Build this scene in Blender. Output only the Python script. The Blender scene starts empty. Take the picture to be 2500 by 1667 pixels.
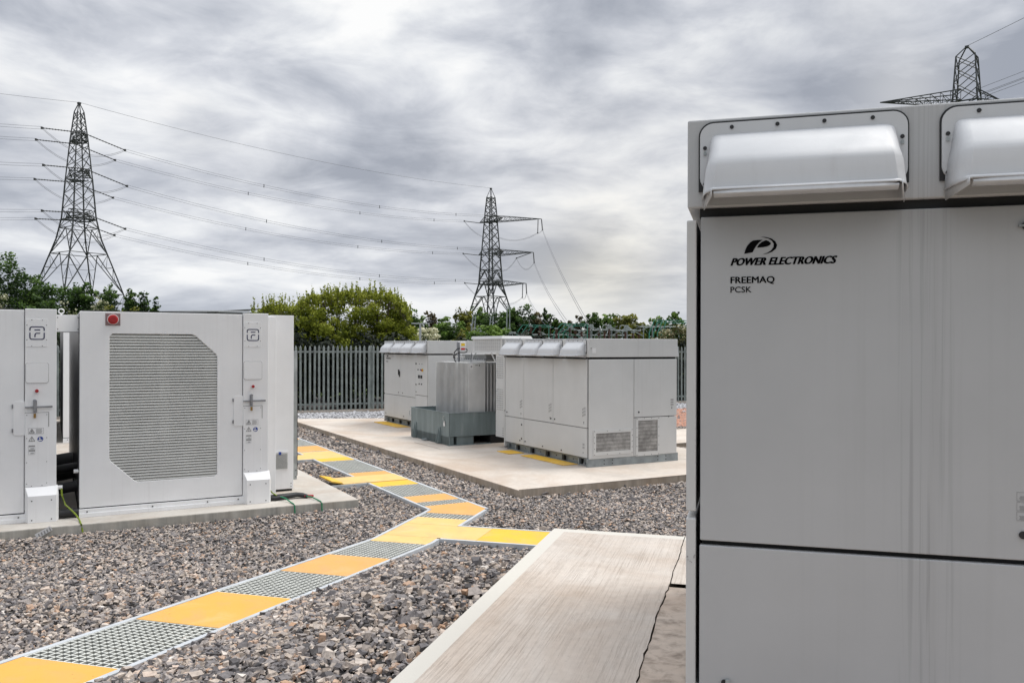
import bpy, bmesh, math, random
import numpy as np
from mathutils import Vector, Matrix, noise
random.seed(7)
S=bpy.context.scene
COL=S.collection
R=math.radians
AA=R(29.0); SA=R(15.8)
A=Vector((-math.sin(AA),math.cos(AA),0)); B=Vector((math.cos(AA),math.sin(AA),0))   # main site axes
U=Vector((math.sin(SA),math.cos(SA),0)); V=Vector((math.cos(SA),-math.sin(SA),0))    # near slab and walkway axes
Z=Vector((0,0,1))
M0=Vector((1.1931,13.1424,0))      # front corner of the middle inverter cabinet
O0=Vector((-4.7862,9.2204,0))      # front corner of the second battery cabinet
J0=Vector((-0.96,10.03,0))         # bend of the walkway
F0=Vector((0.6268,2.7901,0))       # corner of the near inverter cabinet
def sm(t):
    t=max(0.,min(1.,t)); return t*t*(3-2*t)
def ab(a,b,z=0,o=M0): return o+A*a+B*b+Z*z
def uv(u,v,z=0,o=J0): return o+U*u+V*v+Z*z

# ------------------------------------------------------------------ materials
def newmat(name):
    m=bpy.data.materials.new(name); m.use_nodes=True
    nt=m.node_tree; b=nt.nodes['Principled BSDF']
    return m,nt,b
def N(nt,t,**kw):
    n=nt.nodes.new(t)
    for k,v in kw.items():
        if k in n.inputs.keys() if isinstance(k,str) else False: n.inputs[k].default_value=v
        else: setattr(n,k,v)
    return n
def ramp(nt,fac,stops):
    r=nt.nodes.new('ShaderNodeValToRGB'); e=r.color_ramp.elements
    while len(e)<len(stops): e.new(0.5)
    for i,(p,c) in enumerate(stops):
        e[i].position=p; e[i].color=(c,c,c,1) if not isinstance(c,tuple) else (*c,1)
    nt.links.new(fac,r.inputs[0]); return r.outputs[0]
def coords(nt,scale=(1,1,1),kind='Object'):
    tc=nt.nodes.new('ShaderNodeTexCoord'); mp=nt.nodes.new('ShaderNodeMapping')
    mp.inputs['Scale'].default_value=scale
    nt.links.new(tc.outputs[kind],mp.inputs[0]); return mp.outputs[0]
def noiset(nt,vec,scale,detail=4,rough=.55,dist=0):
    n=nt.nodes.new('ShaderNodeTexNoise'); n.inputs['Scale'].default_value=scale; n.inputs['Detail'].default_value=detail
    n.inputs['Roughness'].default_value=rough; n.inputs['Distortion'].default_value=dist
    nt.links.new(vec,n.inputs['Vector']); return n.outputs['Fac']
def mixc(nt,fac,a,b,mode='MIX'):
    m=nt.nodes.new('ShaderNodeMix'); m.data_type='RGBA'; m.blend_type=mode
    for sock,val in ((m.inputs[0],fac),(m.inputs[6],a),(m.inputs[7],b)):
        if hasattr(val,'is_output'): nt.links.new(val,sock)
        elif isinstance(val,tuple): sock.default_value=(*val,1)
        else: sock.default_value=val
    return m.outputs[2]
def bump(nt,b,h,strength=.3,dist=.01):
    n=nt.nodes.new('ShaderNodeBump'); n.inputs['Strength'].default_value=strength; n.inputs['Distance'].default_value=dist
    nt.links.new(h,n.inputs['Height']); nt.links.new(n.outputs[0],b.inputs['Normal'])
def simple(name,c,rough=.5,metal=0,var=.06,vs=3,spec=.5):
    m,nt,b=newmat(name)
    v=coords(nt); f=noiset(nt,v,vs,5)
    lo=tuple(x*(1-var*2) for x in c); hi=tuple(min(1,x*(1+var)) for x in c)
    nt.links.new(ramp(nt,f,[(.3,lo),(.7,hi)]),b.inputs['Base Color'])
    b.inputs['Roughness'].default_value=rough; b.inputs['Metallic'].default_value=metal
    b.inputs['Specular IOR Level'].default_value=spec
    return m
def math_(nt,op,a,b=None,clamp=False):
    n=nt.nodes.new('ShaderNodeMath'); n.operation=op; n.use_clamp=clamp
    for i,x in enumerate((a,b)):
        if x is None: continue
        if hasattr(x,'is_output'): nt.links.new(x,n.inputs[i])
        else: n.inputs[i].default_value=x
    return n.outputs[0]
def paint(name,c,streak=.25,stain=None,rough=.42,top=None):
    """painted sheet metal: rain streaks running down, faint mottling, fine orange peel"""
    m,nt,b=newmat(name)
    base=coords(nt)
    f=noiset(nt,coords(nt,(26,26,.55)),1.0,5,.6)
    st=ramp(nt,f,[(.52,0.),(.78,1.)])
    zone=ramp(nt,noiset(nt,coords(nt,(2.2,2.2,.25)),1.0,2),[(.42,0.),(.68,1.)])
    fac=math_(nt,'MULTIPLY',math_(nt,'MULTIPLY',st,zone),streak)
    dirt=tuple(x*y for x,y in zip(c,(.62,.58,.56)))
    col=mixc(nt,fac,c,dirt)
    blotch=ramp(nt,noiset(nt,base,1.6,6,.6),[(.3,.93),(.75,1.03)])
    col=mixc(nt,1.0,col,blotch,'MULTIPLY')
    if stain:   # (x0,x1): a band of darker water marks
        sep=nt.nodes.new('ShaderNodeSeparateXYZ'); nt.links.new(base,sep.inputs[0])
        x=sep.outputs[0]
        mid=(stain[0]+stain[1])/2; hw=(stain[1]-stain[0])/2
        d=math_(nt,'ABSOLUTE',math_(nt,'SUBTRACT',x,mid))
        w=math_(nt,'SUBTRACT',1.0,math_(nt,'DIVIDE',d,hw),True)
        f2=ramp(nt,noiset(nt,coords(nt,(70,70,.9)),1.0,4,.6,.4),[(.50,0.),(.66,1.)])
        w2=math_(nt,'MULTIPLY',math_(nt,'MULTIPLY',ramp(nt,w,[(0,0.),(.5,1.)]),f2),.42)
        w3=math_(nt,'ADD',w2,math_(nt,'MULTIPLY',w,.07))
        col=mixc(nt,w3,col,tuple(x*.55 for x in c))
    if top:     # shade just under the hoods, painted into the colour, (z top, depth)
        sep=nt.nodes.new('ShaderNodeSeparateXYZ'); nt.links.new(base,sep.inputs[0])
        g=math_(nt,'DIVIDE',math_(nt,'SUBTRACT',sep.outputs[2],top[0]-top[1]),top[1],True)
        g=math_(nt,'MULTIPLY',math_(nt,'POWER',g,2.0),.38)
        col=mixc(nt,g,col,(.10,.085,.07))
    nt.links.new(col,b.inputs['Base Color'])
    b.inputs['Roughness'].default_value=rough
    nt.links.new(ramp(nt,noiset(nt,base,7,4),[(.3,rough-.06),(.7,rough+.12)]),b.inputs['Roughness'])
    # scattered specks, and the slight oil-canning of thin sheet
    sp=ramp(nt,noiset(nt,base,38,3,.7),[(.735,0.),(.77,.5)])
    col=mixc(nt,sp,col,tuple(x*.35 for x in c)); nt.links.new(col,b.inputs['Base Color'])
    bump(nt,b,math_(nt,'ADD',math_(nt,'MULTIPLY',noiset(nt,base,260,2),.04),noiset(nt,base,2.2,1)),.22,.02)
    return m
def concrete(name,c,lines=False,dark=.8,stain=(.45,.36,.28),edge=None,sc=1.0):
    m,nt,b=newmat(name)
    v=coords(nt)
    f1=noiset(nt,v,1.1*sc,6,.62,.3); f2=noiset(nt,v,18,5,.6)
    col=ramp(nt,f1,[(.28,tuple(x*dark for x in c)),(.52,c),(.78,tuple(min(1,x*1.12) for x in c))])
    col=mixc(nt,ramp(nt,noiset(nt,v,.7,5,.65,.8),[(.44,0.),(.68,.75)]),col,tuple(x*y for x,y in zip(c,(.80,.70,.62))))
    col=mixc(nt,.35,col,ramp(nt,f2,[(.3,.8),(.7,1.08)]),'MULTIPLY')
    spots=ramp(nt,noiset(nt,v,60,2),[(.70,0.),(.78,.5)])
    col=mixc(nt,spots,col,(.16,.14,.12))
    h=f2
    if lines:
        l1=noiset(nt,coords(nt,(150,2.0,1)),1.0,5,.7,.5)
        lw=ramp(nt,l1,[(.36,1.),(.5,0.)])
        zone=ramp(nt,noiset(nt,coords(nt,(2.6,1.2,1)),1.0,5,.65),[(.35,.06),(.72,.80)])
        k=math_(nt,'MULTIPLY',lw,zone)
        if edge:   # keep the trowelled border smooth
            sep=nt.nodes.new('ShaderNodeSeparateXYZ'); nt.links.new(v,sep.inputs[0])
            e1=math_(nt,'GREATER_THAN',sep.outputs[0],edge[0]); e2=math_(nt,'LESS_THAN',sep.outputs[1],edge[1])
            e=math_(nt,'MULTIPLY',e1,e2)
            k=math_(nt,'MULTIPLY',k,e)
            col=mixc(nt,e,tuple(x*.98 for x in (.60,.575,.52)),col)
        k=math_(nt,'MULTIPLY',k,.95); col=mixc(nt,k,col,(.30,.245,.20))
        h=math_(nt,'SUBTRACT',f2,math_(nt,'MULTIPLY',k,2.5))
    nt.links.new(col,b.inputs['Base Color'])
    b.inputs['Roughness'].default_value=.88; b.inputs['Specular IOR Level'].default_value=.25
    bump(nt,b,h,.35,.004)
    return m
def wallconc(name,c):
    """vertical board-cast edge with vertical damp stains"""
    m,nt,b=newmat(name)
    f=noiset(nt,coords(nt,(9,9,.6)),1.0,5,.65)
    f1=noiset(nt,coords(nt),2.0,6)
    col=ramp(nt,f,[(.3,tuple(x*.55 for x in c)),(.62,c)])
    col=mixc(nt,ramp(nt,f1,[(.45,0.),(.7,.6)]),col,tuple(x*y*.7 for x,y in zip(c,(1,.88,.75))))
    nt.links.new(col,b.inputs['Base Color']); b.inputs['Roughness'].default_value=.9
    bump(nt,b,noiset(nt,coords(nt),30,4),.4,.004)
    return m
MW=paint('white_cabinet_paint',(.84,.845,.85),.30)
MWL=simple('white_louvre_slat',(.60,.60,.57),.5,0,.05)
MG=paint('light_grey_cabinet_paint',(.58,.585,.58),.3)
MGH=paint('light_grey_hooded_front_paint',(.57,.575,.57),.25,top=(1.72,.22))
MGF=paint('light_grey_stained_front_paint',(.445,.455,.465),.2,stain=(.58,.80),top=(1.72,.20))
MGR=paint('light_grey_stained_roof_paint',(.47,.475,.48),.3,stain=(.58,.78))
MHD=paint('hood_plastic',(.59,.60,.615),.25,rough=.5)
MDK=simple('dark_recess',(.012,.012,.013),.7)
MBK=simple('black_rubber',(.016,.016,.018),.55)
MINK=simple('black_print',(.004,.004,.005),.9,spec=.05)
MNAVY=simple('navy_print',(.02,.022,.09),.5)
MBLUE=simple('blue_sticker',(.02,.06,.30),.4)
MRED=simple('red_plastic',(.55,.02,.02),.35)
MREDK=simple('red_button',(.36,.01,.015),.4)
MYELL=simple('yellow_plastic',(.75,.5,.02),.45)
MBRASS=simple('brass',(.35,.22,.08),.45,.8)
MSTEEL=simple('steel_fittings',(.30,.31,.33),.4,.8,.15)
MGALV=simple('galvanised_steel',(.30,.335,.35),.5,.35,.16,5)
MGALVL=simple('galvanised_pale',(.40,.43,.435),.45,.35,.18,4)
MBUND=None
def mk_bund():
    m,nt,b=newmat('blue_grey_bund_paint')
    f=noiset(nt,coords(nt,(6,6,.9)),1.0,5,.65)
    col=ramp(nt,f,[(.3,(.125,.16,.165)),(.6,(.19,.235,.24)),(.8,(.26,.30,.30))])
    nt.links.new(col,b.inputs['Base Color']); b.inputs['Roughness'].default_value=.55
    return m
MBUND=mk_bund()
MFENCE=simple('galvanised_fence_steel',(.29,.325,.31),.55,.3,.18,4)
MRAD=simple('radiator_paint',(.64,.645,.64),.35,.2,.07)
MTANK=simple('tank_paint',(.54,.55,.55),.4,.1,.1)
MGRN=simple('green_steel',(.07,.27,.20),.5,.1,.1)
MPYL=simple('weathered_tower_steel',(.060,.065,.066),.6,.3,.2,.4)
MWIRE=simple('conductor_wire',(.13,.13,.145),.6,.2)
MINS=simple('insulator_glaze',(.05,.05,.05),.35)
MINSB=simple('brown_insulator_glaze',(.11,.035,.025),.3)
MTRUNK=simple('bark',(.09,.07,.05),.9,0,.2,6)
MFRAME=simple('grey_frp_frame',(.52,.545,.57),.55,0,.08,5)
MGRATE=simple('grey_frp_grating',(.70,.71,.66),.6,0,.06,5)
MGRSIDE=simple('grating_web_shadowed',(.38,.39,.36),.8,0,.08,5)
def yellowm(name,c,fade):
    m,nt,b=newmat(name)
    v=coords(nt)
    f=noiset(nt,v,2.6,6,.62,.5)
    col=ramp(nt,f,[(.3,c),(.55,tuple(x*y for x,y in zip(c,(1.0,1.03,1.2)))),(.8,fade)])
    col=mixc(nt,ramp(nt,noiset(nt,v,34,3),[(.70,0.),(.76,.85)]),col,(.16,.09,.03))
    col=mixc(nt,ramp(nt,noiset(nt,coords(nt,(1,1,1)),1.1,5,.7,1.0),[(.46,0.),(.70,.6)]),col,(.46,.33,.20))
    nt.links.new(col,b.inputs['Base Color']); b.inputs['Roughness'].default_value=.8; b.inputs['Specular IOR Level'].default_value=.25
    bump(nt,b,noiset(nt,v,300,2),.25,.002)
    return m
MY1=yellowm('yellow_grit_panel',(.70,.375,.075),(.70,.47,.20))
MY2=yellowm('pale_yellow_grit_panel',(.74,.49,.17),(.72,.54,.30))
MY3=yellowm('orange_grit_panel',(.68,.36,.105),(.70,.43,.20))
MY4=yellowm('bright_yellow_grit_panel',(.78,.46,.05),(.72,.48,.17))
MPAD=concrete('pad_concrete',(.60,.54,.475))
MPADL=concrete('pad_concrete_grey',(.55,.52,.475))
MSLAB=concrete('brushed_slab_concrete',(.575,.52,.465),True,.86,edge=(.088,-.088))
MROUGH=concrete('rough_slab_concrete',(.56,.48,.41),False,.38,sc=12)
MEDGE=wallconc('cast_edge_concrete',(.44,.375,.305))
MEDGEL=wallconc('cast_edge_concrete_grey',(.50,.48,.43))
MCRK=simple('crack_dirt',(.10,.075,.055),.95,0,.3,30)
MREDG=simple('red_gravel',(.42,.20,.13),.95,0,.25,9)
MROOF=simple('sheet_roof',(.20,.205,.21),.7,0,.08,1)

# ------------------------------------------------------------------ mesh building
def split_build(q,name,parent):
    """one object for each loose piece of q"""
    n=len(q.v); par=list(range(n))
    def fd(a):
        while par[a]!=a: par[a]=par[par[a]]; a=par[a]
        return a
    for f in q.f:
        for i in f[1:]: par[fd(i)]=fd(f[0])
    grp={}
    for f,mi in zip(q.f,q.mi): grp.setdefault(fd(f[0]),[]).append((f,mi))
    # pieces closer than 25 mm belong to one fitting
    G=[]
    for fs in grp.values():
        ids=sorted({i for f,_ in fs for i in f}); c=sum((Vector(q.v[i]) for i in ids),Vector())/len(ids)
        mats={q.mats[mi].name for _,mi in fs}
        for g in G:
            if (g[0]-c).length<.03 or ('print' in ''.join(mats) and g[3]==mats and (g[0]-c).length<.16): g[1].append(fs); break
        else: G.append([c,[fs],None,mats])
    for c,lists,_,mats in G:
        m=MB()
        for fs in lists:
            for f,mi in fs: m.add([q.v[i] for i in f],[tuple(range(len(f)))],q.mats[mi])
        nm='notice' if any('print' in x for x in mats) else name
        o=m.build(nm,parent)
        bm=bmesh.new(); bm.from_mesh(o.data); bmesh.ops.remove_doubles(bm,verts=bm.verts,dist=1e-6); bmesh.ops.recalc_face_normals(bm,faces=bm.faces); bm.to_mesh(o.data); bm.free()
class MB:
    def __init__(s): s.v=[];s.f=[];s.mi=[];s.mats=[]
    def m(s,mat):
        if mat not in s.mats: s.mats.append(mat)
        return s.mats.index(mat)
    def add(s,vs,fs,mat):
        o=len(s.v); s.v+= [tuple(p) for p in vs]; k=s.m(mat)
        for f in fs: s.f.append([i+o for i in f]); s.mi.append(k)
    def box(s,a,b,mat):
        x0,y0,z0=a;x1,y1,z1=b
        s.add([(x0,y0,z0),(x1,y0,z0),(x1,y1,z0),(x0,y1,z0),(x0,y0,z1),(x1,y0,z1),(x1,y1,z1),(x0,y1,z1)],
              [(0,3,2,1),(4,5,6,7),(0,1,5,4),(1,2,6,5),(2,3,7,6),(3,0,4,7)],mat)
    def prism(s,poly,d,mat):
        """poly: list of 3D points, extruded by vector d"""
        n=len(poly); d=Vector(d)
        vs=[Vector(p) for p in poly]; vs+=[p+d for p in vs]
        s.add(vs,[tuple(range(n))[::-1],tuple(range(n,2*n))]+[(i,(i+1)%n,(i+1)%n+n,i+n) for i in range(n)],mat)
    def bar(s,p,q,w,mat,n=4,w2=None):
        p=Vector(p);q=Vector(q); d=(q-p)
        if d.length<1e-6: return
        d.normalize(); up=Z if abs(d.z)<.95 else Vector((1,0,0))
        a=d.cross(up).normalized(); b=d.cross(a)
        w2=w if w2 is None else w2
        vs=[]
        for c,r in ((p,w/2),(q,w2/2)):
            for i in range(n):
                t=2*math.pi*(i+.5)/n; vs.append(c+a*math.cos(t)*r*1.2+b*math.sin(t)*r*1.2)
        s.add(vs,[tuple(range(n))[::-1],tuple(range(n,2*n))]+[(i,(i+1)%n,(i+1)%n+n,i+n) for i in range(n)],mat)
    def cyl(s,p,q,r,mat,n=14): s.bar(p,q,r*2/1.2,mat,n)
    def tube(s,pts,r,mat,n=6):
        pts=[Vector(p) for p in pts]; rings=[]
        for i,p in enumerate(pts):
            d=(pts[min(i+1,len(pts)-1)]-pts[max(i-1,0)]).normalized()
            up=Z if abs(d.z)<.9 else Vector((0,1,0))
            a=d.cross(up).normalized(); b=d.cross(a)
            rings+= [p+a*math.cos(2*math.pi*k/n)*r+b*math.sin(2*math.pi*k/n)*r for k in range(n)]
        fs=[]
        for i in range(len(pts)-1):
            for k in range(n):
                fs.append((i*n+k,i*n+(k+1)%n,(i+1)*n+(k+1)%n,(i+1)*n+k))
        fs+=[tuple(range(n))[::-1],tuple(range((len(pts)-1)*n,len(pts)*n))]
        s.add(rings,fs,mat)
    def rrect(s,x0,x1,z0,z1,y,t,r,mat,seg=5,corners=(1,1,1,1)):
        """rounded plate in xz, front face at y, thickness t going +y"""
        pts=[]
        for (cx,cz,a0,k) in ((x1-r,z1-r,0,0),(x0+r,z1-r,90,1),(x0+r,z0+r,180,2),(x1-r,z0+r,270,3)):
            if corners[k]:
                for i in range(seg+1):
                    a=R(a0+90*i/seg); pts.append((cx+r*math.cos(a),y,cz+r*math.sin(a)))
            else:
                pts.append(((x1 if k in(0,3) else x0),y,(z1 if k in(0,1) else z0)))
        s.prism(pts,(0,t,0),mat)
    def build(s,name,parent=None,M=None,bevel=0,smooth=False,seg=2):
        me=bpy.data.meshes.new(name); me.from_pydata(s.v,[],s.f)
        for m in s.mats: me.materials.append(m)
        me.polygons.foreach_set('material_index',s.mi)
        bm=bmesh.new(); bm.from_mesh(me); bmesh.ops.recalc_face_normals(bm,faces=bm.faces); bm.to_mesh(me); bm.free()
        if smooth:
            me.polygons.foreach_set('use_smooth',[True]*len(me.polygons))
            try: me.set_sharp_from_angle(angle=R(35))
            except Exception: pass
        me.update()
        o=bpy.data.objects.new(name,me); COL.objects.link(o)
        if parent is not None: o.parent=parent      # parts are modelled in their thing's own frame
        elif M is not None: o.matrix_world=M
        if bevel:
            b=o.modifiers.new('bevel','BEVEL'); b.width=bevel; b.segments=seg; b.limit_method='ANGLE'; b.angle_limit=R(40)
        return o
def tag(o,label=None,cat=None,group=None,kind=None):
    if label: o['label']=label
    if cat: o['category']=cat
    if group: o['group']=group
    if kind: o['kind']=kind
    return o
def thing(name,loc,rz,label,cat,group=None):
    o=bpy.data.objects.new(name,None); COL.objects.link(o); o.empty_display_size=.2
    o.location=loc; o.rotation_euler=(0,0,rz)
    return tag(o,label,cat,group)
def text_mesh(txt,size,bold=0,shear=0,sx=1):
    cu=bpy.data.curves.new('t','FONT'); cu.body=txt; cu.size=size; cu.offset=bold; cu.shear=shear; cu.extrude=.0004
    cu.space_character=1.02; cu.resolution_u=3
    ob=bpy.data.objects.new('t',cu); COL.objects.link(ob)
    dg=bpy.context.evaluated_depsgraph_get(); me=bpy.data.meshes.new_from_object(ob.evaluated_get(dg))
    bpy.data.objects.remove(ob); 
    vs=[(v.co.x*sx,-v.co.z,v.co.y) for v in me.vertices]; fs=[tuple(p.vertices) for p in me.polygons]
    bpy.data.meshes.remove(me)
    return vs,fs
def put_text(mb,txt,x,y,z,size,mat,bold=0,shear=0,width=None):
    if bold>0:
        for k in range(4): put_text(mb,txt,x+bold*(k-1.5)*.75,y-.0001*k,z+bold*.35*(k%2),size,mat,0,shear,width)
        return
    vs,fs=text_mesh(txt,size,bold,shear)
    if width:
        w=max(v[0] for v in vs)-min(v[0] for v in vs); k=width/w
        vs=[(v[0]*k,v[1],v[2]) for v in vs]
    mb.add([(v[0]+x,v[1]+y,v[2]+z) for v in vs],fs,mat)

# ------------------------------------------------------------------ terrain shape
def path_ramp(u): 
    t=-1.6-u
    return 0. if t<=0 else .077*t
def gz(x,y):
    d=Vector((x,y,0))-J0; u=d.dot(U); v=d.dot(V)
    r=path_ramp(max(u,-9))
    left=1-sm((-v-.6)/3.2)*.92
    if v<0: r*=left
    if v>.66:
        T=.66 if u<-4.7 else (.47+.19*(-3.7-u) if u<-3.7 else (.47*(-2.25-u)/1.45 if u<-2.25 else 0))
        T=max(T,r if v<6 else 0)
        r=r+(T-r)*sm((v-.60)/1.45)+.045*sm((v-.61)/.08)*sm((-1.9-u)/.8)
    return r
def ground_patch():
    """one gravel sheet inside the fence"""
    xs=np.concatenate([np.arange(-26,-6,1.0),np.arange(-6,4,.16),np.arange(4,22,1.0)])
    ys=np.concatenate([np.arange(-6,1.5,1.0),np.arange(1.5,11,.16),np.arange(11,34,1.0)])
    vs=[];fs=[]
    for y in ys:
        for x in xs:
            d=Vector((x,y,0))-J0; v=d.dot(V); u=d.dot(U)
            tr=.05 if (-.02<v<.62 and u<0) else 0.     # shallow trench under the gratings
            vs.append((x,y,gz(x,y)-.012-tr))
    nx=len(xs)
    for j in range(len(ys)-1):
        for i in range(nx-1): fs.append((j*nx+i,j*nx+i+1,(j+1)*nx+i+1,(j+1)*nx+i))
    return vs,fs
def gravelmat():
    m,nt,b=newmat('gravel_bed')
    v=coords(nt)
    vo=nt.nodes.new('ShaderNodeTexVoronoi'); vo.inputs['Scale'].default_value=34; nt.links.new(v,vo.inputs['Vector'])
    sep=nt.nodes.new('ShaderNodeSeparateColor'); nt.links.new(vo.outputs['Color'],sep.inputs[0])
    col=ramp(nt,sep.outputs[0],[(0,(.03,.03,.033)),(.35,(.10,.095,.098)),(.6,(.19,.175,.17)),(.85,(.30,.25,.20)),(1,(.40,.36,.33))])
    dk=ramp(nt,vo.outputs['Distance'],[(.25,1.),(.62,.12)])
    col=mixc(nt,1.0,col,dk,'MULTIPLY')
    nt.links.new(col,b.inputs['Base Color']); b.inputs['Roughness'].default_value=.95
    bump(nt,b,math_(nt,'SUBTRACT',1.0,vo.outputs['Distance']),1.0,.02)
    return m
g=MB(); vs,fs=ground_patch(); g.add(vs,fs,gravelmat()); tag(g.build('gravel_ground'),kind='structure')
# land beyond the fence, to the horizon
def grassmat():
    m,nt,b=newmat('rough_grass')
    f=noiset(nt,coords(nt),.35,8,.7)
    nt.links.new(ramp(nt,f,[(.3,(.025,.04,.012)),(.55,(.06,.085,.025)),(.8,(.11,.12,.05))]),b.inputs['Base Color'])
    b.inputs['Roughness'].default_value=1; b.inputs['Specular IOR Level'].default_value=.1
    return m
MGRASS=grassmat()
g=MB(); g.add([(-3000,-1500,-.09),(3000,-1500,-.09),(3000,5000,-.09),(-3000,5000,-.09)],[(0,1,2,3)],MGRASS)
tag(g.build('grass_ground'),kind='structure')

# ------------------------------------------------------------------ gravel stones (uncountable)
def ico():
    bm=bmesh.new(); bmesh.ops.create_icosphere(bm,subdivisions=1,radius=1)
    v=np.array([x.co[:] for x in bm.verts]); f=np.array([[q.index for q in p.verts] for p in bm.faces]); bm.free(); return v,f
def cubeish():
    v=np.array([(-1,-1,-1),(1,-1,-1),(1,1,-1),(-1,1,-1),(-.7,-.7,1),(.8,-.6,1),(.6,.8,1),(-.8,.6,1)],float)*.72
    f=np.array([(0,2,1),(0,3,2),(4,5,6),(4,6,7),(0,1,5),(0,5,4),(1,2,6),(1,6,5),(2,3,7),(2,7,6),(3,0,4),(3,4,7)]); return v,f
def octa():
    v=np.array([(1,0,0),(-1,0,0),(0,1,0),(0,-1,0),(0,0,1),(0,0,-1)],float)
    f=np.array([(0,2,4),(2,1,4),(1,3,4),(3,0,4),(2,0,5),(1,2,5),(3,1,5),(0,3,5)]); return v,f
rng=np.random.default_rng(5)
def polys():
    """areas kept free of stones, in plan: lists of convex polygons"""
    P=[]
    q=lambda l,fn:[fn(*p)[:2] for p in l]
    P.append(q([(-.42,-9),(-.42,3.09),(14,3.09),(14,-9)],lambda a,b:ab(a,b,0,O0)))           # left pad
    P.append(q([(-1.33,-1.98),(11.0,-1.98),(10.0,.34),(8.9,3.05),(-1.33,3.05)],lambda a,b:ab(a,b)))       # middle pad
    P.append(q([(-9,-.045),(.02,-.045),(.30,.655),(-1.5,.645),(-1.8,.618),(-9,.618)],lambda u,v:uv(u,v)))           # near walk
    P.append(q([(-.28,.64),(0,-.03),(16,-.03),(16,.63)],lambda a,b:ab(a,b,0,J0)))          # far walk
    P.append(q([(-1.42,.5),(-.75,.5),(-.75,4),(-1.42,4)],lambda u,v:uv(u,v)))               # side branch
    P.append(q([(2.2,-.6),(2.9,-.6),(2.9,0),(2.2,0)],lambda a,b:ab(a,b,0,J0)))
    P.append(q([(5.05,-.9),(5.75,-.9),(5.75,0),(5.05,0)],lambda a,b:ab(a,b,0,J0)))
    P.append(q([(-8,-1.15),(2.85,-1.15),(2.85,6),(-8,6)],lambda u,v:uv(u,v,0,F0)))          # raised slab
    return P
POLY=polys()
def inside(x,y,poly):
    n=len(poly); s=None; m=np.ones(len(x),bool); 
    area=sum(poly[i][0]*poly[(i+1)%n][1]-poly[(i+1)%n][0]*poly[i][1] for i in range(n))
    for i in range(n):
        a=poly[i]; b=poly[(i+1)%n]
        c=(b[0]-a[0])*(y-a[1])-(b[1]-a[1])*(x-a[0])
        m&=(c>0) if area>0 else (c<0)
    return m
GZV=np.vectorize(gz)
def stones(name,label,regions,base,keep=None,tint=0.0,seed=1):
    """regions: (r0,r1,a0,a1,size,density) rings about the viewer's stand"""
    r_=np.random.default_rng(seed)
    VV=[];FF=[];CC=[];off=0
    for (r0,r1,a0,a1,size,dens,hi) in regions:
        a0,a1=R(a0),R(a1)
        area=(r1*r1-r0*r0)*(a1-a0)/2; n=int(area*dens/(size*size))
        rr=np.sqrt(r_.uniform(r0*r0,r1*r1,n)); aa=r_.uniform(a0,a1,n)
        x=rr*np.sin(aa); y=rr*np.cos(aa)
        m=np.ones(n,bool)
        for p in POLY: m&=~inside(x,y,p)
        if keep is not None: m&=keep(x,y)
        x=x[m];y=y[m];n=len(x)
        if n==0: continue
        z=GZV(x,y)
        bv,bf=(cubeish() if hi else octa())
        k=len(bv)
        sc=size*.5*r_.lognormal(0,.32,n)
        ax=np.stack([sc*r_.uniform(.85,1.35,n),sc*r_.uniform(.6,1.1,n),sc*r_.uniform(.35,.75,n)],1)
        jit=r_.uniform(.45,1.35,(n,k,1))+r_.uniform(-.18,.18,(n,k,3))
        p=bv[None]*jit*ax[:,None,:]
        # random rotation: small tilt + any yaw
        yaw=r_.uniform(0,2*np.pi,n); tx=r_.normal(0,.45,n)
        c,s=np.cos(tx),np.sin(tx); py=p[:,:,1]*c[:,None]-p[:,:,2]*s[:,None]; pz=p[:,:,1]*s[:,None]+p[:,:,2]*c[:,None]
        px=p[:,:,0]; c,s=np.cos(yaw),np.sin(yaw)
        qx=px*c[:,None]-py*s[:,None]; qy=px*s[:,None]+py*c[:,None]
        lift=r_.uniform(-.1,.75,n)*ax[:,2]
        q=np.stack([qx+x[:,None],qy+y[:,None],pz+(z+lift)[:,None]],2).reshape(-1,3)
        f=(bf[None]+ (np.arange(n)*k)[:,None,None]).reshape(-1,3)+off
        VV.append(q);FF.append(f);CC.append(np.repeat(r_.uniform(0,1,n),k)); off+=len(q)
    Vt=np.concatenate(VV);Ft=np.concatenate(FF);Ct=np.concatenate(CC)
    me=bpy.data.meshes.new(name)
    me.vertices.add(len(Vt)); me.vertices.foreach_set('co',Vt.astype(np.float32).ravel())
    me.loops.add(len(Ft)*3); me.loops.foreach_set('vertex_index',Ft.astype(np.int32).ravel())
    me.polygons.add(len(Ft)); me.polygons.foreach_set('loop_start',np.arange(0,len(Ft)*3,3,dtype=np.int32)); 
    me.polygons.foreach_set('use_smooth',[False]*len(me.polygons)); me.update(calc_edges=True)
    at=me.attributes.new('tone','FLOAT','POINT'); at.data.foreach_set('value',Ct.astype(np.float32))
    me.materials.append(base)
    o=bpy.data.objects.new(name,me); COL.objects.link(o)
    return tag(o,label,'gravel',kind='stuff')
def stonemat(name,stops):
    m,nt,b=newmat(name)
    at=nt.nodes.new('ShaderNodeAttribute'); at.attribute_name='tone'
    col=ramp(nt,at.outputs['Fac'],stops)
    v=coords(nt)
    col=mixc(nt,1.0,col,ramp(nt,noiset(nt,v,70,4),[(.3,.72),(.7,1.2)]),'MULTIPLY')
    col=mixc(nt,1.0,col,ramp(nt,noiset(nt,v,.55,3),[(.3,.85),(.7,1.1)]),'MULTIPLY')
    nt.links.new(col,b.inputs['Base Color']); b.inputs['Roughness'].default_value=.78; b.inputs['Specular IOR Level'].default_value=.35
    return m
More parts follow.
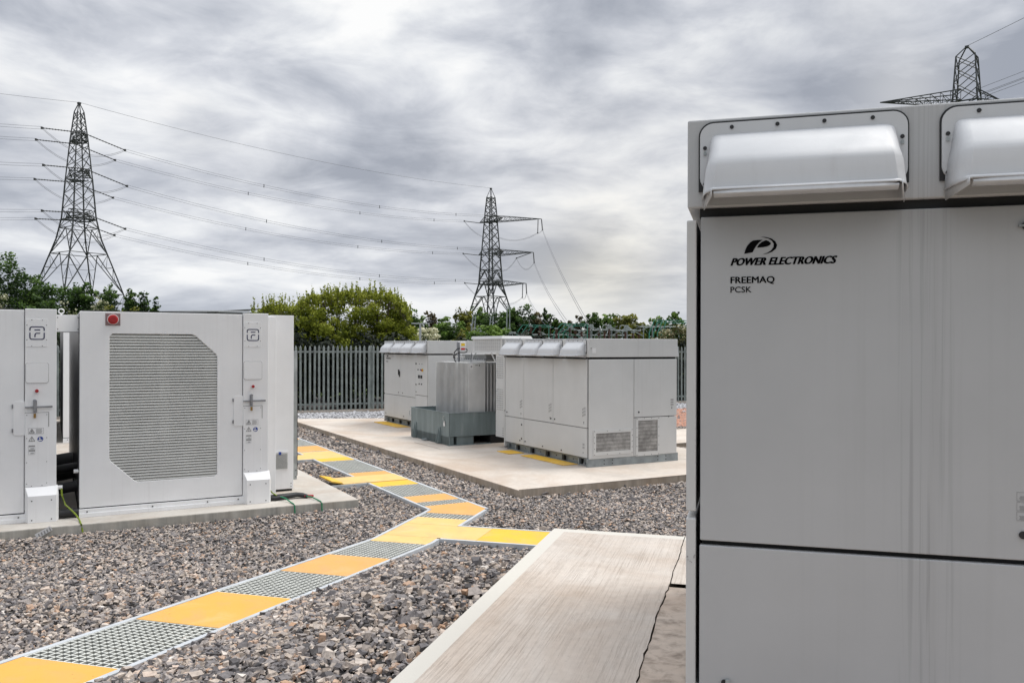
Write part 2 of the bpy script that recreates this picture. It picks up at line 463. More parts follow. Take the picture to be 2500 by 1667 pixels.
MST=stonemat('mixed_stone',[(0,(.08,.075,.075)),(.12,(.155,.145,.148)),(.34,(.265,.242,.235)),(.56,(.37,.325,.295)),(.74,(.47,.395,.33)),(.87,(.58,.51,.45)),(.94,(.47,.29,.18)),(1,(.70,.65,.60))])
MSTW=stonemat('pale_stone',[(0,(.22,.22,.23)),(.3,(.45,.45,.47)),(.7,(.62,.62,.64)),(1,(.78,.78,.78))])
def not_pale(x,y):
    # pale strip along the fence
    d=(x+6.35)*(-math.sin(R(21.2)))+(y-24.95)*math.cos(R(21.2))
    return d<-3.6
def pale(x,y):
    d=(x+6.35)*(-math.sin(R(21.2)))+(y-24.95)*math.cos(R(21.2))
    return (d>=-3.6)&(d<-.2)
stones('gravel_stones','loose crushed grey, brown and buff gravel covering the compound floor',
  [(2.6,4.6,-36,12,.037,1.45,True),(2.6,6.0,-36,12,.018,.3,False),(4.6,7.5,-36,14,.032,1.5,True),(7.5,11,-36,22,.031,1.4,False),(11,16,-34,22,.036,1.25,False),(16,27,-30,18,.050,1.1,False)],MST,not_pale)
stones('pale_gravel_stones','whitish gravel strip running along the foot of the palisade fence',
  [(17,32,-20,16,.045,1.3,False)],MSTW,pale,seed=4)

# ------------------------------------------------------------------ concrete pads
def pad(name,poly,z0,z1,top,edge,bev=.012):
    m=MB(); P=[Vector((p[0],p[1],0)) for p in poly]
    o=P[0].copy(); 
    n=len(P)
    m.add([p-o+Z*z1 for p in P],[tuple(range(n))],top)
    for i in range(n):
        a,b=P[i]-o,P[(i+1)%n]-o
        m.add([a+Z*z0,b+Z*z0,b+Z*z1,a+Z*z1],[(0,1,2,3)],edge)
    bm_=m.build(name,None,Matrix.Translation(o))
    me=bm_.data; bm=bmesh.new(); bm.from_mesh(me); bmesh.ops.remove_doubles(bm,verts=bm.verts,dist=1e-5); bm.to_mesh(me); bm.free()
    if bev:
        b=bm_.modifiers.new('bevel','BEVEL'); b.width=bev; b.segments=2; b.limit_method='ANGLE'
    return tag(bm_,kind='structure')
pad('concrete_pad',[ab(-.40,3.08,0,O0),ab(14,3.08,0,O0)*1,ab(14,-9,0,O0),ab(-.40,-9,0,O0)][::-1],-.1,.1,MPADL,MEDGEL)
pad('concrete_pad',[ab(-1.33,-1.98),ab(-1.33,3.04),ab(8.9,3.04),ab(10.0,.34),ab(11.0,-1.98)][::-1],-.1,.1,MPAD,MEDGE)
pad('concrete_pad',[ab(1.92,3.4),ab(1.92,8.4),ab(4.1,8.4),ab(4.1,3.4)][::-1],-.1,.1,MPAD,MEDGE)
# raised near slab: local x = V from its left edge, y = U (far edge at 0)
SZ=.73
slabM=Matrix.Translation(uv(2.843,-1.144,0,F0)) @ Matrix.Rotation(-SA,4,'Z')
rj=random.Random(3)
crack=[]
y=0.0
while y>-6.5:
    x=.897+.003*math.sin(y*9)+rj.uniform(-.002,.002)
    if y<-1.17: x+=.010*math.sin((y+1.17)*2.3)+rj.uniform(-.004,.004)
    crack.append((x,y)); y-=.06
m=MB()
left=[(0,0)]+crack+[(0,crack[-1][1])]
n=len(left); m.add([(x,y,SZ) for x,y in left],[tuple(range(n))],MSLAB)
m.add([(0,-6.5,SZ),(0,0,SZ),(0,0,-.1),(0,-6.5,-.1)],[(0,1,2,3)],MEDGEL)
m.add([(0,0,SZ),(.9,0,SZ),(.9,0,-.1),(0,0,-.1)],[(0,1,2,3)],MEDGEL)
m.add([(x,y,SZ) for x,y in crack]+[(x,y,SZ-.12) for x,y in crack],[(i,i+1,len(crack)+i+1,len(crack)+i) for i in range(len(crack)-1)],MCRK)
tag(m.build('brushed_concrete_slab',None,slabM),kind='structure')
m=MB()
cr=[(x+.004+rj.uniform(0,.002),y) for x,y in crack if y>=-1.165]
pl=cr[::-1]; 
m.add([(x,y,SZ-.003) for x,y in [(6.5,0)]+cr+[(6.5,cr[-1][1])]],[tuple(range(len(cr)+2))],MSLAB)
m.add([(.9,0,SZ-.003),(6.5,0,SZ-.003),(6.5,0,-.1),(.9,0,-.1)],[(0,1,2,3)],MEDGEL)
o=m.build('concrete_slab_strip',None,slabM); tag(o,kind='structure')
m=MB()
cr=[(x+.001+rj.uniform(0,.007),y) for x,y in crack if y<=-1.17]
m.add([(x,y,SZ-.006) for x,y in [(6.5,-1.139)]+cr+[(6.5,-6.5)]],[tuple(range(len(cr)+2))],MROUGH)
tag(m.build('rough_concrete_infill',None,slabM),kind='structure')
m=MB(); m.add([(.8,-.02,SZ-.035),(6.4,-.02,SZ-.035),(6.4,-6.4,SZ-.035),(.8,-6.4,SZ-.035)],[(0,1,2,3)],MCRK)
tag(m.build('crack_ground',None,slabM),kind='structure')
# expansion joints on the pads
for (a0,b0,a1,b1) in ((4.45,-1.1,3.2,-1.1),(3.2,-1.1,3.2,-.2),(.13,1.85,-.1,2.1),(.13,1.85,1.4,1.85),(-.1,2.1,-.15,3.0)):
    m=MB(); p=ab(a0,b0,.1045);q=ab(a1,b1,.1045); d=(q-p).normalized().cross(Z)*.006
    m.add([p+d,q+d,q-d,p-d],[(0,1,2,3)],MDK); tag(m.build('pad_joint_ground'),kind='structure')

# ------------------------------------------------------------------ walkway
def pz(u): return path_ramp(u)+.04
def wpanel(pts,mat,label,group,name='walkway_board'):
    m=MB(); P=[Vector(p) for p in pts]; c=sum(P,Vector())/len(P)
    rz=0
    m.prism([p-c for p in P],(0,0,-.022),mat)
    o=m.build(name,None,Matrix.Translation(c),.002)
    return tag(o,label,'walkway panel',group)
def grate(org,ex,ey,nx,ny,label,zf=None,cut=None):
    """moulded grating: org corner, ex/ey full edge vectors"""
    m=MB(); wx=.0040
    lx=ex.length; ly=ey.length; dx=ex.normalized(); dy=ey.normalized(); nn=dx.cross(dy).normalized()
    if nn.z<0: nn=-nn
    def bx(p,q,perp):
        w=perp*wx
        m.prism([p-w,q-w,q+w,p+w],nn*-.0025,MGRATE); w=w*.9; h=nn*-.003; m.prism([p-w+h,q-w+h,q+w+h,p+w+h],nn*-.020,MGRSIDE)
    for i in range(nx+1):
        p=dx*(lx*i/nx); q=p+ey
        if cut: q=p+ey*cut(i/nx)
        bx(p,q,dx)
    for j in range(ny+1):
        p=dy*(ly*j/ny)
        t=0
        if cut:
            ks=[k/40 for k in range(41) if cut(k/40)>=j/ny]
            if not ks: continue
            t0,t1=min(ks),max(ks); bx(p+ex*t0,p+ex*t1,dy)
        else: bx(p,p+ex,dy)
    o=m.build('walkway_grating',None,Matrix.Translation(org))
    return tag(o,label,'walkway grating','open grey gratings of the walkway')
GY='yellow anti-slip panels of the walkway'
W=.60
def nearq(u0,u1,v0=0,v1=W): return [uv(u0,v0,pz(u0)),uv(u0,v1,pz(u0)),uv(u1,v1,pz(u1)),uv(u1,v0,pz(u1))]
wpanel(nearq(-6.72,-5.88),MY1,'orange-yellow walkway panel at the bottom left corner, nearest of all',GY)
wpanel(nearq(-7.6,-6.73),MY1,'orange-yellow walkway panel cut off by the lower edge of the photo',GY)
wpanel(nearq(-5.04,-4.215),MY1,'yellow walkway panel between the two nearest gratings with a small dark scuff',GY)
wpanel(nearq(-3.375,-2.555),MY3,'faded orange walkway panel just before the third grating from the viewer',GY)
def gr(u0,u1,lab,nx=12):
    org=uv(u0,0,pz(u0)-.002); ey=uv(u1,0,pz(u1)-.002)-org; grate(org,V*W,ey,nx,max(2,round((u1-u0)/.05)),lab)
gr(-5.87,-5.05,'nearest grey grating, with its square cells clearly open, between two yellow panels')
gr(-4.205,-3.385,'second grey grating from the viewer, half edged by loose stones')
gr(-2.545,-1.71,'third grey grating from the viewer, just before the junction')
gr(-.43,-.19,'narrow grey grating just before the bend of the walkway')
wpanel(nearq(-1.70,-1.385),MY2,'strip of pale yellow walkway panel on the near side of the junction',GY)
wpanel([uv(-1.38,0,.04),uv(-1.38,1.01,.04),uv(-.792,1.01,.04),uv(-.792,0,.04)],MY2,'large pale yellow panel filling the walkway junction',GY)
wpanel([uv(-1.38,1.014,.04),uv(-1.38,1.70,.04),uv(-.792,1.70,.04),uv(-.792,1.014,.04)],MY4,'bright yellow panel of the side branch next to the junction',GY)
wpanel([uv(-1.38,1.705,.04),uv(-1.38,3.2,.04),uv(-.792,3.2,.04),uv(-.792,1.705,.04)],MY4,'bright yellow panel of the side branch running behind the slab corner',GY)
wpanel(nearq(-.787,-.44),MY2,'pale yellow walkway panel on the far side of the junction',GY)
def jab(a,b,z=.04): return ab(a,b,z,J0)
wpanel([uv(-.18,0,.04),uv(-.18,.60,.04),jab(-.245,.60),jab(.235,.60),jab(.235,.0),jab(0.0,.0)],MY3,'scuffed orange five-sided walkway panel at the bend',GY)
def farq(a0,a1,b0=0,b1=.595): return [jab(a0,b0),jab(a0,b1),jab(a1,b1),jab(a1,b0)]
def grf(a0,a1,lab):
    grate(ab(a0,0,.038,J0),B*.595,A*(a1-a0),12,max(2,round((a1-a0)/.05)),lab)
grf(.245,.495,'narrow grey grating just beyond the bend of the walkway')
wpanel(farq(.50,.945),MY3,'orange walkway panel second beyond the bend',GY)
grf(.955,1.835,'long grey grating between the bend and the first side branch')
wpanel(farq(1.84,2.235),MY4,'bright yellow strip on the near side of the branch to the battery pad',GY)
wpanel([jab(2.24,-.55,.045)]+[jab(2.24,.595,.045),jab(2.845,.595,.045),jab(2.845,-.37,.045),jab(2.24,-.37,.045)][0:4][0:1]+[jab(2.845,.595,.045),jab(2.845,-.38,.045),jab(2.24,-.38,.045)][0:3] if False else [jab(2.24,-.38,.05),jab(2.24,.595,.05),jab(2.845,.595,.05),jab(2.845,-.38,.05)],MY2,'pale yellow panel spanning the branch toward the battery pad',GY)
wpanel([jab(2.24,-.555,.104),jab(2.24,-.395,.07),jab(2.845,-.395,.07),jab(2.845,-.555,.104)],MY4,'small tilted yellow panel touching the battery pad beside the earth cable',GY)
wpanel(farq(2.85,3.235),MY3,'dull orange panel between the battery pad branch and a long grating',GY)
grf(3.245,4.705,'longest grey grating, left of the middle concrete pad')
wpanel(farq(4.71,5.095),MY4,'yellow strip beyond the longest grating',GY)
wpanel([jab(5.10,-1.3),jab(5.10,.595),jab(5.74,.595),jab(5.74,-1.3)],MY2,'pale yellow panel of the farther branch, partly behind the white cabinet',GY)
wpanel(farq(5.745,6.10),MY2,'pale yellow strip beyond the farther branch',GY)
wpanel(farq(6.17,7.03),MY3,'orange walkway panel beside the white cabinet edge',GY)
grf(6.11,6.16,'very thin grey grating strip between two far panels')
grf(7.04,8.30,'farthest grey grating seen beside the white cabinet')
wpanel(farq(8.31,9.2),MY3,'farthest orange walkway panel, showing only its tip',GY)
# frame edging, one joined piece
m=MB()
def edge(p,q,side,w=.036,h=.09):
    p=Vector(p);q=Vector(q); d=(q-p).normalized(); s=d.cross(Z).normalized()*side*w
    m.prism([p+Z*.002,q+Z*.002,q+s+Z*.002,p+s+Z*.002],(0,0,-h),MFRAME)
for u0 in [-8.0+.4*i for i in range(16)]:
    u1=min(u0+.4,-1.6)
    edge(uv(u0,-.003,pz(u0)),uv(u1,-.003,pz(u1)),-1); edge(uv(u0,.603,pz(u0)),uv(u1,.603,pz(u1)),1)
edge(uv(-1.6,-.003,.04),uv(-.0,-.003,.04),-1); edge(uv(-1.6,.603,.04),uv(-1.385,.603,.04),1); edge(uv(-.787,.603,.04),uv(-.06+.24,.603,.04),1)
edge(uv(-1.385,.603,.04),uv(-1.385,3.2,.04),1); edge(uv(-.787,.64,.04),uv(-.787,3.2,.04),-1)
edge(jab(-.0,-.003),jab(2.235,-.003),-1); edge(jab(2.85,-.003),jab(5.09,-.003),-1); edge(jab(5.75,-.003),jab(9.2,-.003),-1)
edge(jab(-.26,.598),jab(12,.598),1)
edge(jab(2.235,-.01),jab(2.235,-.56),-1,.03); edge(jab(5.095,0),jab(5.095,-1.3),-1,.03)
tag(m.build('walkway_edging'),'pale grey edging frame around the yellow and grated walkway','walkway frame')

# ------------------------------------------------------------------ inverter cabinet
L=2.714; DP=1.79
HOODS=[(.004,.634),(.735,1.335),(1.375,1.975),(2.085,2.685)]
def hood_body(x0,x1,mat):
    """moulded rain hood: sloping top, rounded shoulder, flared lip; front toward -y"""
    prof=[(0,2.074),(-.008,2.070),(-.022,2.058),(-.055,2.018),(-.082,1.980),(-.092,1.962),(-.097,1.945),(-.100,1.91),(-.104,1.872),(-.120,1.855)]
    prof=[(y*1.45,z-.1) for y,z in prof]
    n=len(prof); vs=[];fs=[]
    cols=8
    for i,(y,z) in enumerate(prof):
        t=i/(n-1); ins=.030*(1-t)**1.2-.006*t
        xa,xb=x0+.022+ins,x1-.022-ins
        r=.055
        row=[(xa-.010,min(0,y*.05),z),(xa-.003,y*.55,z),(xa+.008,y*.86,z),(xa+.03,y,z+ (0.006 if i==n-1 else 0)),
             (xb-.03,y,z+(0.006 if i==n-1 else 0)),(xb-.008,y*.86,z),(xb+.003,y*.55,z),(xb+.010,min(0,y*.05),z)]
        vs+=row
    for i in range(n-1):
        for k in range(cols-1):
            a=i*cols+k; fs.append((a,a+1,a+cols+1,a+cols))
    m=MB(); m.add(vs,fs,mat)
    return m
def cover(root,face_y,doors,mat,name='door'): pass
def unit(org_local_M,label,kind,base_z):
    """kind: 'near','middle','far'"""
    root=thing('inverter_cabinet',(0,0,0),0,label,'inverter cabinet','light grey hooded inverter cabinets')
    root.matrix_world=org_local_M
    I=org_local_M
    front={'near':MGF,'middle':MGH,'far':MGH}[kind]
    # local z: 0 at pad.  all heights below are over the pad
    m=MB(); m.box((.010,.028,.13),(L-.010,DP-.028,1.735),MDK)
    m.box((.0,.02,1.703),(L,DP-.02,1.735),MDK)
    m.build('body',root,I)
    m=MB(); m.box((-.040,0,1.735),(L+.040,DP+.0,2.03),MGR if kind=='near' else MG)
    m.build('roof',root,I,.006)
    # base skid
    m=MB()
    m.box((-.02,.05,0),(.04,DP-.02,.13),MGALV); m.box((L-.03,.0,0),(L+.03,DP+.02,.135),MGALV)
    m.box((.05,.10,.0),(L-.05,.13,.13),MGALV); m.box((.05,.05,.0),(L-.05,.14,.018),MGALV); m.box((.05,.04,.115),(L-.05,.14,.13),MGALV)
    m.box((.05,DP-.13,.0),(L-.05,DP-.10,.13),MGALV)
    for i in range(5):
        x=.3+i*.52; m.box((x,.05,.018),(x+.02,.12,.115),MGALV); m.box((x+.06,.06,.018),(x+.08,.12,.115),MDK)
        m.cyl((x+.3,.094,.065),(x+.3,.102,.065),.010,MDK,8)
    m.cyl((L-.06,.02,.05),(L-.06,-.03,.05),.02,MSTEEL,8); m.cyl((.07,.02,.05),(.07,-.04,.05),.02,MSTEEL,8); m.bar((.02,-.02,.04),(.12,-.02,.055),.018,MSTEEL)
    for yy in (.30,.46,1.38,1.55):
        for zz in (.04,.095): m.cyl((L+.03,yy,zz),(L+.036,yy,zz),.010,MDK,8)
    m.build('base_frame',root,I,.003)
    # hooded front doors
    if kind=='middle':
        D=[(.004,.683,.618,1.704,.07),(.690,1.677,.618,1.704,1.62),(1.684,2.700,.618,1.704,1.74),(.004,.690,.143,.608,.56),(.697,2.700,.143,.608,.75)]
    else:
        D=[(.004,1.075,.625 if kind=='near' else .712,1.704,.955),(1.078,2.0,.622 if kind=='near' else .712,1.704,1.22),(2.008,2.712,.782,1.704,2.06),
           (.002,(1.075 if kind=='near' else .683),.135 if kind=='near' else .155,.609 if kind=='near' else .702,.084),((1.078 if kind=='near' else .687),2.0,.155,.612 if kind=='near' else .702,1.29),(2.008,2.712,.155,.772,2.06)]
    for i,(x0,x1,z0,z1,lx) in enumerate(D):
        m=MB(); m.box((x0,0,z0),(x1,.026,z1),front); d=m.build('door',root,I,.004,seg=3)
        q=MB()
        if kind=='near':
            if i==0:
                q.cyl((lx+.006,0,.703),(lx+.006,-.006,.703),.0115,MBK,24)
                q.cyl((.975,0,1.734-.001),(.975,-.012,1.734-.001),.013,MBK,20) if False else None
                q.cyl((.968,0,1.64),(.968,-.010,1.64),.0125,MBK,20); q.box((.945,-.013,1.636),(.966,-.004,1.643),MGALVL)
            if i==3:
                q.cyl((.084,0,.158),(.084,-.008,.158),.0105,MBK,18); q.box((.088,-.016,.158),(.101,-.006,.172),MGALVL)
        else:
            zl=(z0+.07) 
            q.cyl((lx,0,zl),(lx,-.008,zl),.013,MBK,10)
            if kind=='middle' and i==3: q.cyl((.62,0,.30+.2),(.62,-.008,.5),.016,MBK,10); q.cyl((.62,0,.25),(.62,-.008,.25),.016,MBK,10)
            if kind=='middle' and i<3:
                # small printed notices low on the right of each door
                for r in range(3):
                    for s_ in range(3): q.box((x1-.13+.032*s_,-.0012,z0+.17+.05*r+.012*s_),(x1-.11+.032*s_,0,z0+.205+.05*r+.012*s_),MNOTE)
                q.box((x1-.10,-.0012,z0+.06),(x1-.082,0,z0+.072),MINK); q.box((x1-.10,-.0012,z0+.082),(x1-.082,0,z0+.094),MINK)
            if kind=='middle' and i==4:
                for xx in (1.35,1.95): q.cyl((xx,0,.19),(xx,-.008,.19),.012,MBK,10)
                for r in range(2):
                    for s_ in range(2): q.box((x1-.12+.03*s_,-.0012,z0+.14+.05*r),(x1-.10+.03*s_,0,z0+.175+.05*r),MNOTE)
                q.box((x1-.115,-.0012,z0+.07),(x1-.097,0,z0+.082),MINK)
        split_build(q,'latch',d)
    # control fittings
    if kind=='far':
        q=MB(); q.box((1.013,-.02,1.16),(1.033,0,1.22),MBK); q.box((1.0,-.03,1.20),(1.04,0,1.30),MBK); q.box((1.015,-.045,1.22),(1.035,-.02,1.34),MBK); q.build('handle',root,I)
        q=MB()
        for (x,z,r) in ((2.06,1.50,.02),(2.27,1.50,.008),(2.41,1.50,.008),(2.18,1.364,.018),(2.33,1.364,.016),(2.06,1.02,.016),(2.25,1.04,.018),(2.39,1.04,.018)):
            q.cyl((x,0,z),(x,-.012,z),r,MBK,12)
        q.box((2.21,-.02,1.17),(2.275,0,1.24),MBK); q.box((2.35,-.02,1.17),(2.415,0,1.24),MBK)
        split_build(q,'control_knob',root)
        q=MB(); q.cyl((2.44,0,1.357),(2.44,-.012,1.357),.034,MYELL,18); q.cyl((2.43,-.012,1.357),(2.43,-.03,1.357),.02,MREDK,14); q.build('emergency_button',root,I)
    # vent hoods and their gaskets
    for (x0,x1) in HOODS:
        g=MB(); g.rrect(x0-.007,x1+.007,1.787,2.018,-.0065,.006,.048,MBK,6,(1,1,0,0)); 
        h=hood_body(x0,x1,MHD); h.rrect(x0,x1,1.79,2.009,-.012,.0055,.042,MHD,6)
        for xx in [x0+.10+k*(x1-x0-.2)/3 for k in range(4)]: h.cyl((xx,-.012,1.995),(xx,-.0155,1.995),.0042,MBK,10)
        for xx in (x0+.014,x1-.014):
            for zz in (1.93,1.81): h.cyl((xx,-.012,zz),(xx,-.0155,zz),.0042,MBK,10); h.box((xx-.0025,-.017,zz-.022),(xx+.0025,-.012,zz-.014),MGALVL)
        # return lip under the mouth
        n_=8; lip=[]
        xa,xb=x0+.018,x1-.018
        y=-.118*1.45; z=1.755
        for k in range(n_+1):
            t=k/n_; lip.append((xa+.03+(xb-xa-.06)*t, z+.010+.012*math.sin(math.pi*t)))
        vs=[];fs=[]
        for (x,zz) in lip: vs+=[(x,y+.001,zz-.010),(x,y-.002,zz-.030 if 0 else z-.004),(x,y+.020,z-.012)]
        for k in range(n_):
            a=k*3; fs+=[(a,a+3,a+4,a+1),(a+1,a+4,a+5,a+2)]
        h.add(vs,fs,MHD)
        for sx,xx in ((1,xa-.008),(-1,xb+.008)):   # side wings of the mouth
            h.add([(xx,-.012,1.80),(xx,-.012,1.725),(xx+sx*.030,y,1.743),(xx+sx*.030,y,1.765)],[(0,1,2,3)],MHD)
        hood=h.build('vent_hood',root,I,0,True)
        s=hood.modifiers.new('thick','SOLIDIFY'); s.thickness=.003; s.offset=1
        g.build('gasket',hood,I)
    # rear hoods
    for (x0,x1) in HOODS:
        m=MB(); pr=[(DP,2.005),(DP+.03,1.99),(DP+.085,1.90),(DP+.095,1.80),(DP+.105,1.735),(DP,1.735)]
        m.prism([(x0+.02,y,z) for y,z in pr],(x1-x0-.04,0,0),MHD); m.build('vent_hood',root,I,.006)
    # lifting eyes on the roof
    for x in (.35,1.35,2.35):
        for yy in (.12,DP-.12):
            m=MB(); c=Vector((x,yy,2.03)); m.tube([c+Vector((.028*math.cos(R(t)),0,.028*math.sin(R(t))*.9)) for t in range(0,181,20)],.007,MGALVL); m.build('lifting_eye',root,I,0,True)
    # end panels (both ends), 3.6 cm proud of the corners
    def endp(side,mat):
        X=(lambda t:-t) if side<0 else (lambda t:L+t)
        def bx(y0,y1,z0,z1,t0=.010,t1=.042,mm=mat):
            a,b=sorted((X(t0),X(t1))); q=MB(); q.box((a,y0,z0),(b,y1,z1),mm); return q
        lst=[(.010,.876,.13,1.700),(.884,DP-.02,.757,1.700),(.884,DP-.02,.13,.745)] if side>0 else [(-.002,.89,.720,1.695),(.90,DP-.02,.720,1.695),(-.002,DP-.02,.06,.697)]
        for k,(y0,y1,z0,z1) in enumerate(lst):
            q=bx(y0,y1,z0,z1); d=q.build('side_panel',root,I,.005,seg=3)
            if side>0 and k==1:
                q=MB(); q.cyl((L+.042,.975,.84),(L+.05,.975,.84),.014,MBK,12); q.cyl((L+.042,1.60,.745),(L+.045,1.60,.745),.01,MBK,8)
                q.box((L+.042,1.655,.875),(L+.0432,1.675,.885),MINK); q.box((L+.042,1.655,.90),(L+.0432,1.675,.91),MINK)
                for r in range(3): q.box((L+.042,1.64,.93+.04*r),(L+.0432,1.70,.955+.04*r),MNOTE)
                split_build(q,'latch',d)
    endp(1,MG); endp(-1,MG)
    # intake grilles on the right end
    for (y0,y1,z0,z1,fy0,fy1,fz0,fz1,hor) in ((.130,.805,.238,.530,.080,.855,.180,.580,True),(.958,1.36,.190,.70,.915,1.400,.125,.748,False)):
        m=MB()
        X0=L+.0425; 
        for (a,b,c,d) in ((fy0,y0,fz0,fz1),(y1,fy1,fz0,fz1),(y0,y1,fz0,z0),(y0,y1,z1,fz1)): m.box((X0,a,c),(X0+.010,b,d),MG)
        nb=14
        for k in range(4):
            yy=fy0+.02+k*(fy1-fy0-.04)/3
            for zz in (fz0+.015,fz1-.015): m.cyl((X0+.01,yy,zz),(X0+.013,yy,zz),.006,MBK,8)
        for k in range(1,4):
            zz=fz0+.015+k*(fz1-fz0-.03)/4
            for yy in (fy0+.018,fy1-.018): m.cyl((X0+.01,yy,zz),(X0+.013,yy,zz),.006,MBK,8)
        fr=m.build('vent_grille',root,I)
        m=MB(); m.box((X0,y0,z0),(X0+.003,y1,z1),MMESH); m.build('mesh',fr,I)
    if kind=='near':
        m=MB()
        def tr(pts): return [(.096+(px-365)*.000486+.003,-.0012,(2.362-(py-992)*.00052)-.73) for px,py in pts]
        a=[(458,1097),(465,1072),(478,1046),(496,1026),(515,1014),(545,1011),(578,1012),(556,1026),(538,1046),(525,1066),(513,1088)]
        b=[(541,1060),(552,1042),(572,1025),(600,1014),(618,1022),(632,1036),(624,1046),(606,1054),(580,1058)]
        c=[(565,992),(600,995),(636,1006),(660,1024),(671,1048),(663,1070),(640,1088),(606,1100),(578,1103),(608,1094),(634,1078),(648,1058),(649,1038),(636,1018),(612,1004)]
        for pts in (a,b): m.prism(tr(pts),(0,.001,0),MINK)
        P=tr(c); n=len(P); out=P[:9]; inn=P[9:][::-1]+[]
        # crescent as a strip between the outer and inner arcs
        inn=[P[0]]+P[14:8:-1]+[P[8]]
        k=min(len(out),len(inn))
        for i in range(k-1):
            try: m.add([out[i],out[i+1],inn[i+1],inn[i]],[(0,1,2,3)],MINK)
            except Exception: pass
        m.build('logo',root,I)
        m=MB(); put_text(m,'POWER ELECTRONICS',.100,-.001,1.5395,.0345,MINK,.0018,.36,.328); m.build('lettering',root,I)
        m=MB(); put_text(m,'FREEMAQ',.099,-.001,1.481,.0305,MINK,.0008,0,.138); m.build('lettering',root,I)
        m=MB(); put_text(m,'PCSK',.099,-.001,1.4505,.0275,MINK,.0003,0,.066); m.build('lettering',root,I)
        m=MB()
        for k in range(3):
            z=.746+k*.030
            for (a,b,c,d) in ((.944,.99,z,z+.0006),(.944,.99,z+.026,z+.0266),(.944,.9446,z,z+.0266)): m.box((a,-.001,c),(b,0,d),MNOTE)
            for r in range(4): m.box((.951+.001*((r*7+k)%3),-.001,z+.003+r*.0033),(.99,0,z+.0046+r*.0033),MNOTE)
        m.build('notice',root,I)
    if kind=='near':
        m=MB()
        for (x,z,w_,h_) in ((-.0400,.565,.006,.006),(-.037,.556,.004,.003),(-.030,.552,.004,.003),(-.017,.563,.004,.012),(-.014,.571,.003,.006),(-.025,.548,.003,.004)):
            m.prism([(x,-.0035,z),(x+w_,-.0035,z+h_*.3),(x+w_*.8,-.0035,z+h_),(x+w_*.1,-.0035,z+h_*.8)],(0,.001,0),MNOTE)
        m.build('scuff_mark',root,I)
    if kind=='far':
        m=MB(); put_text(m,'POWER ELECTRONICS',.10,-.0015,1.585,.040,MINK,.0012,.3,.31); put_text(m,'FREEMAQ',.10,-.0015,1.51,.03,MINK,.001,0,.13)
        m.prism([(.13,-.0015,1.63),(.17,-.0015,1.67),(.21,-.0015,1.68),(.26,-.0015,1.64),(.2,-.0015,1.655),(.17,-.0015,1.63)],(0,.001,0),MINK); m.build('lettering',root,I)
    if kind=='middle':
        m=MB(); m.box((L+.0405,.06,1.80),(L+.042,.13,1.88),MWL_); m.box((L+.0405,.03,1.87),(L+.043,.055,1.885),MNOTE); m.build('notice',root,I)
    return root
MNOTE=simple('grey_print',(.30,.30,.30),.6)
MWL_=simple('white_notice',(.72,.72,.72),.5)
def meshmat():
    m,nt,b=newmat('fine_filter_mesh')
    sep=nt.nodes.new('ShaderNodeSeparateXYZ'); nt.links.new(coords(nt),sep.inputs[0])
    a=math_(nt,'SINE',math_(nt,'MULTIPLY',sep.outputs[2],300.0)); c=math_(nt,'SINE',math_(nt,'MULTIPLY',sep.outputs[1],300.0))
    f=math_(nt,'MAXIMUM',a,c)
    col=ramp(nt,math_(nt,'ADD',math_(nt,'MULTIPLY',f,.5),.5),[(.3,(.13,.13,.13)),(.8,(.38,.37,.355))])
    blot=ramp(nt,noiset(nt,coords(nt),6,6,.7),[(.35,.6),(.65,1.25)])
    bands=ramp(nt,math_(nt,'SINE',math_(nt,'MULTIPLY',sep.outputs[2],105.0)),[(0.,.8),(1.,1.05)])
    nt.links.new(mixc(nt,1.0,mixc(nt,1.0,col,blot,'MULTIPLY'),bands,'MULTIPLY'),b.inputs['Base Color']); b.inputs['Roughness'].default_value=.6
    return m
MMESH=meshmat()
rotA=Matrix.Rotation(-(math.pi/2-AA),4,'Z')
unit(Matrix.Translation(ab(2.714,0,.1))@rotA,'complete grey inverter cabinet in the middle with two mesh grilles on its near end','middle',.1)
unit(Matrix.Translation(ab(9.09,0,.1))@rotA,'farther grey inverter cabinet beyond the transformer with black control knobs on its front','far',.1)
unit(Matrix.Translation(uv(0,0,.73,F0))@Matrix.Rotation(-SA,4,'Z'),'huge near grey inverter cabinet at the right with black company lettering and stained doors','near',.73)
# yellow cable-trench covers under the cabinets
def cover_plate(a0,b0,a1,b1,label):
    m=MB(); c=ab((a0+a1)/2,(b0+b1)/2,.103); 
    P=[ab(a0,b0,.103),ab(a1,b0,.103),ab(a1,b1,.103),ab(a0,b1,.103)]
    m.prism([p-c for p in P],(0,0,.009),MY4); tag(m.build('trench_cover',None,Matrix.Translation(c)),label,'trench cover','yellow plates under the inverter cabinets')
cover_plate(1.97,-.33,2.42,-.02,'short yellow trench plate at the left of the middle inverter cabinet')
cover_plate(.33,-.24,1.70,.04,'long yellow trench plate under the hooded side of the middle inverter cabinet')
cover_plate(7.4,-.32,9.0,-.0,'yellow trench plate on the pad under the farther inverter cabinet')

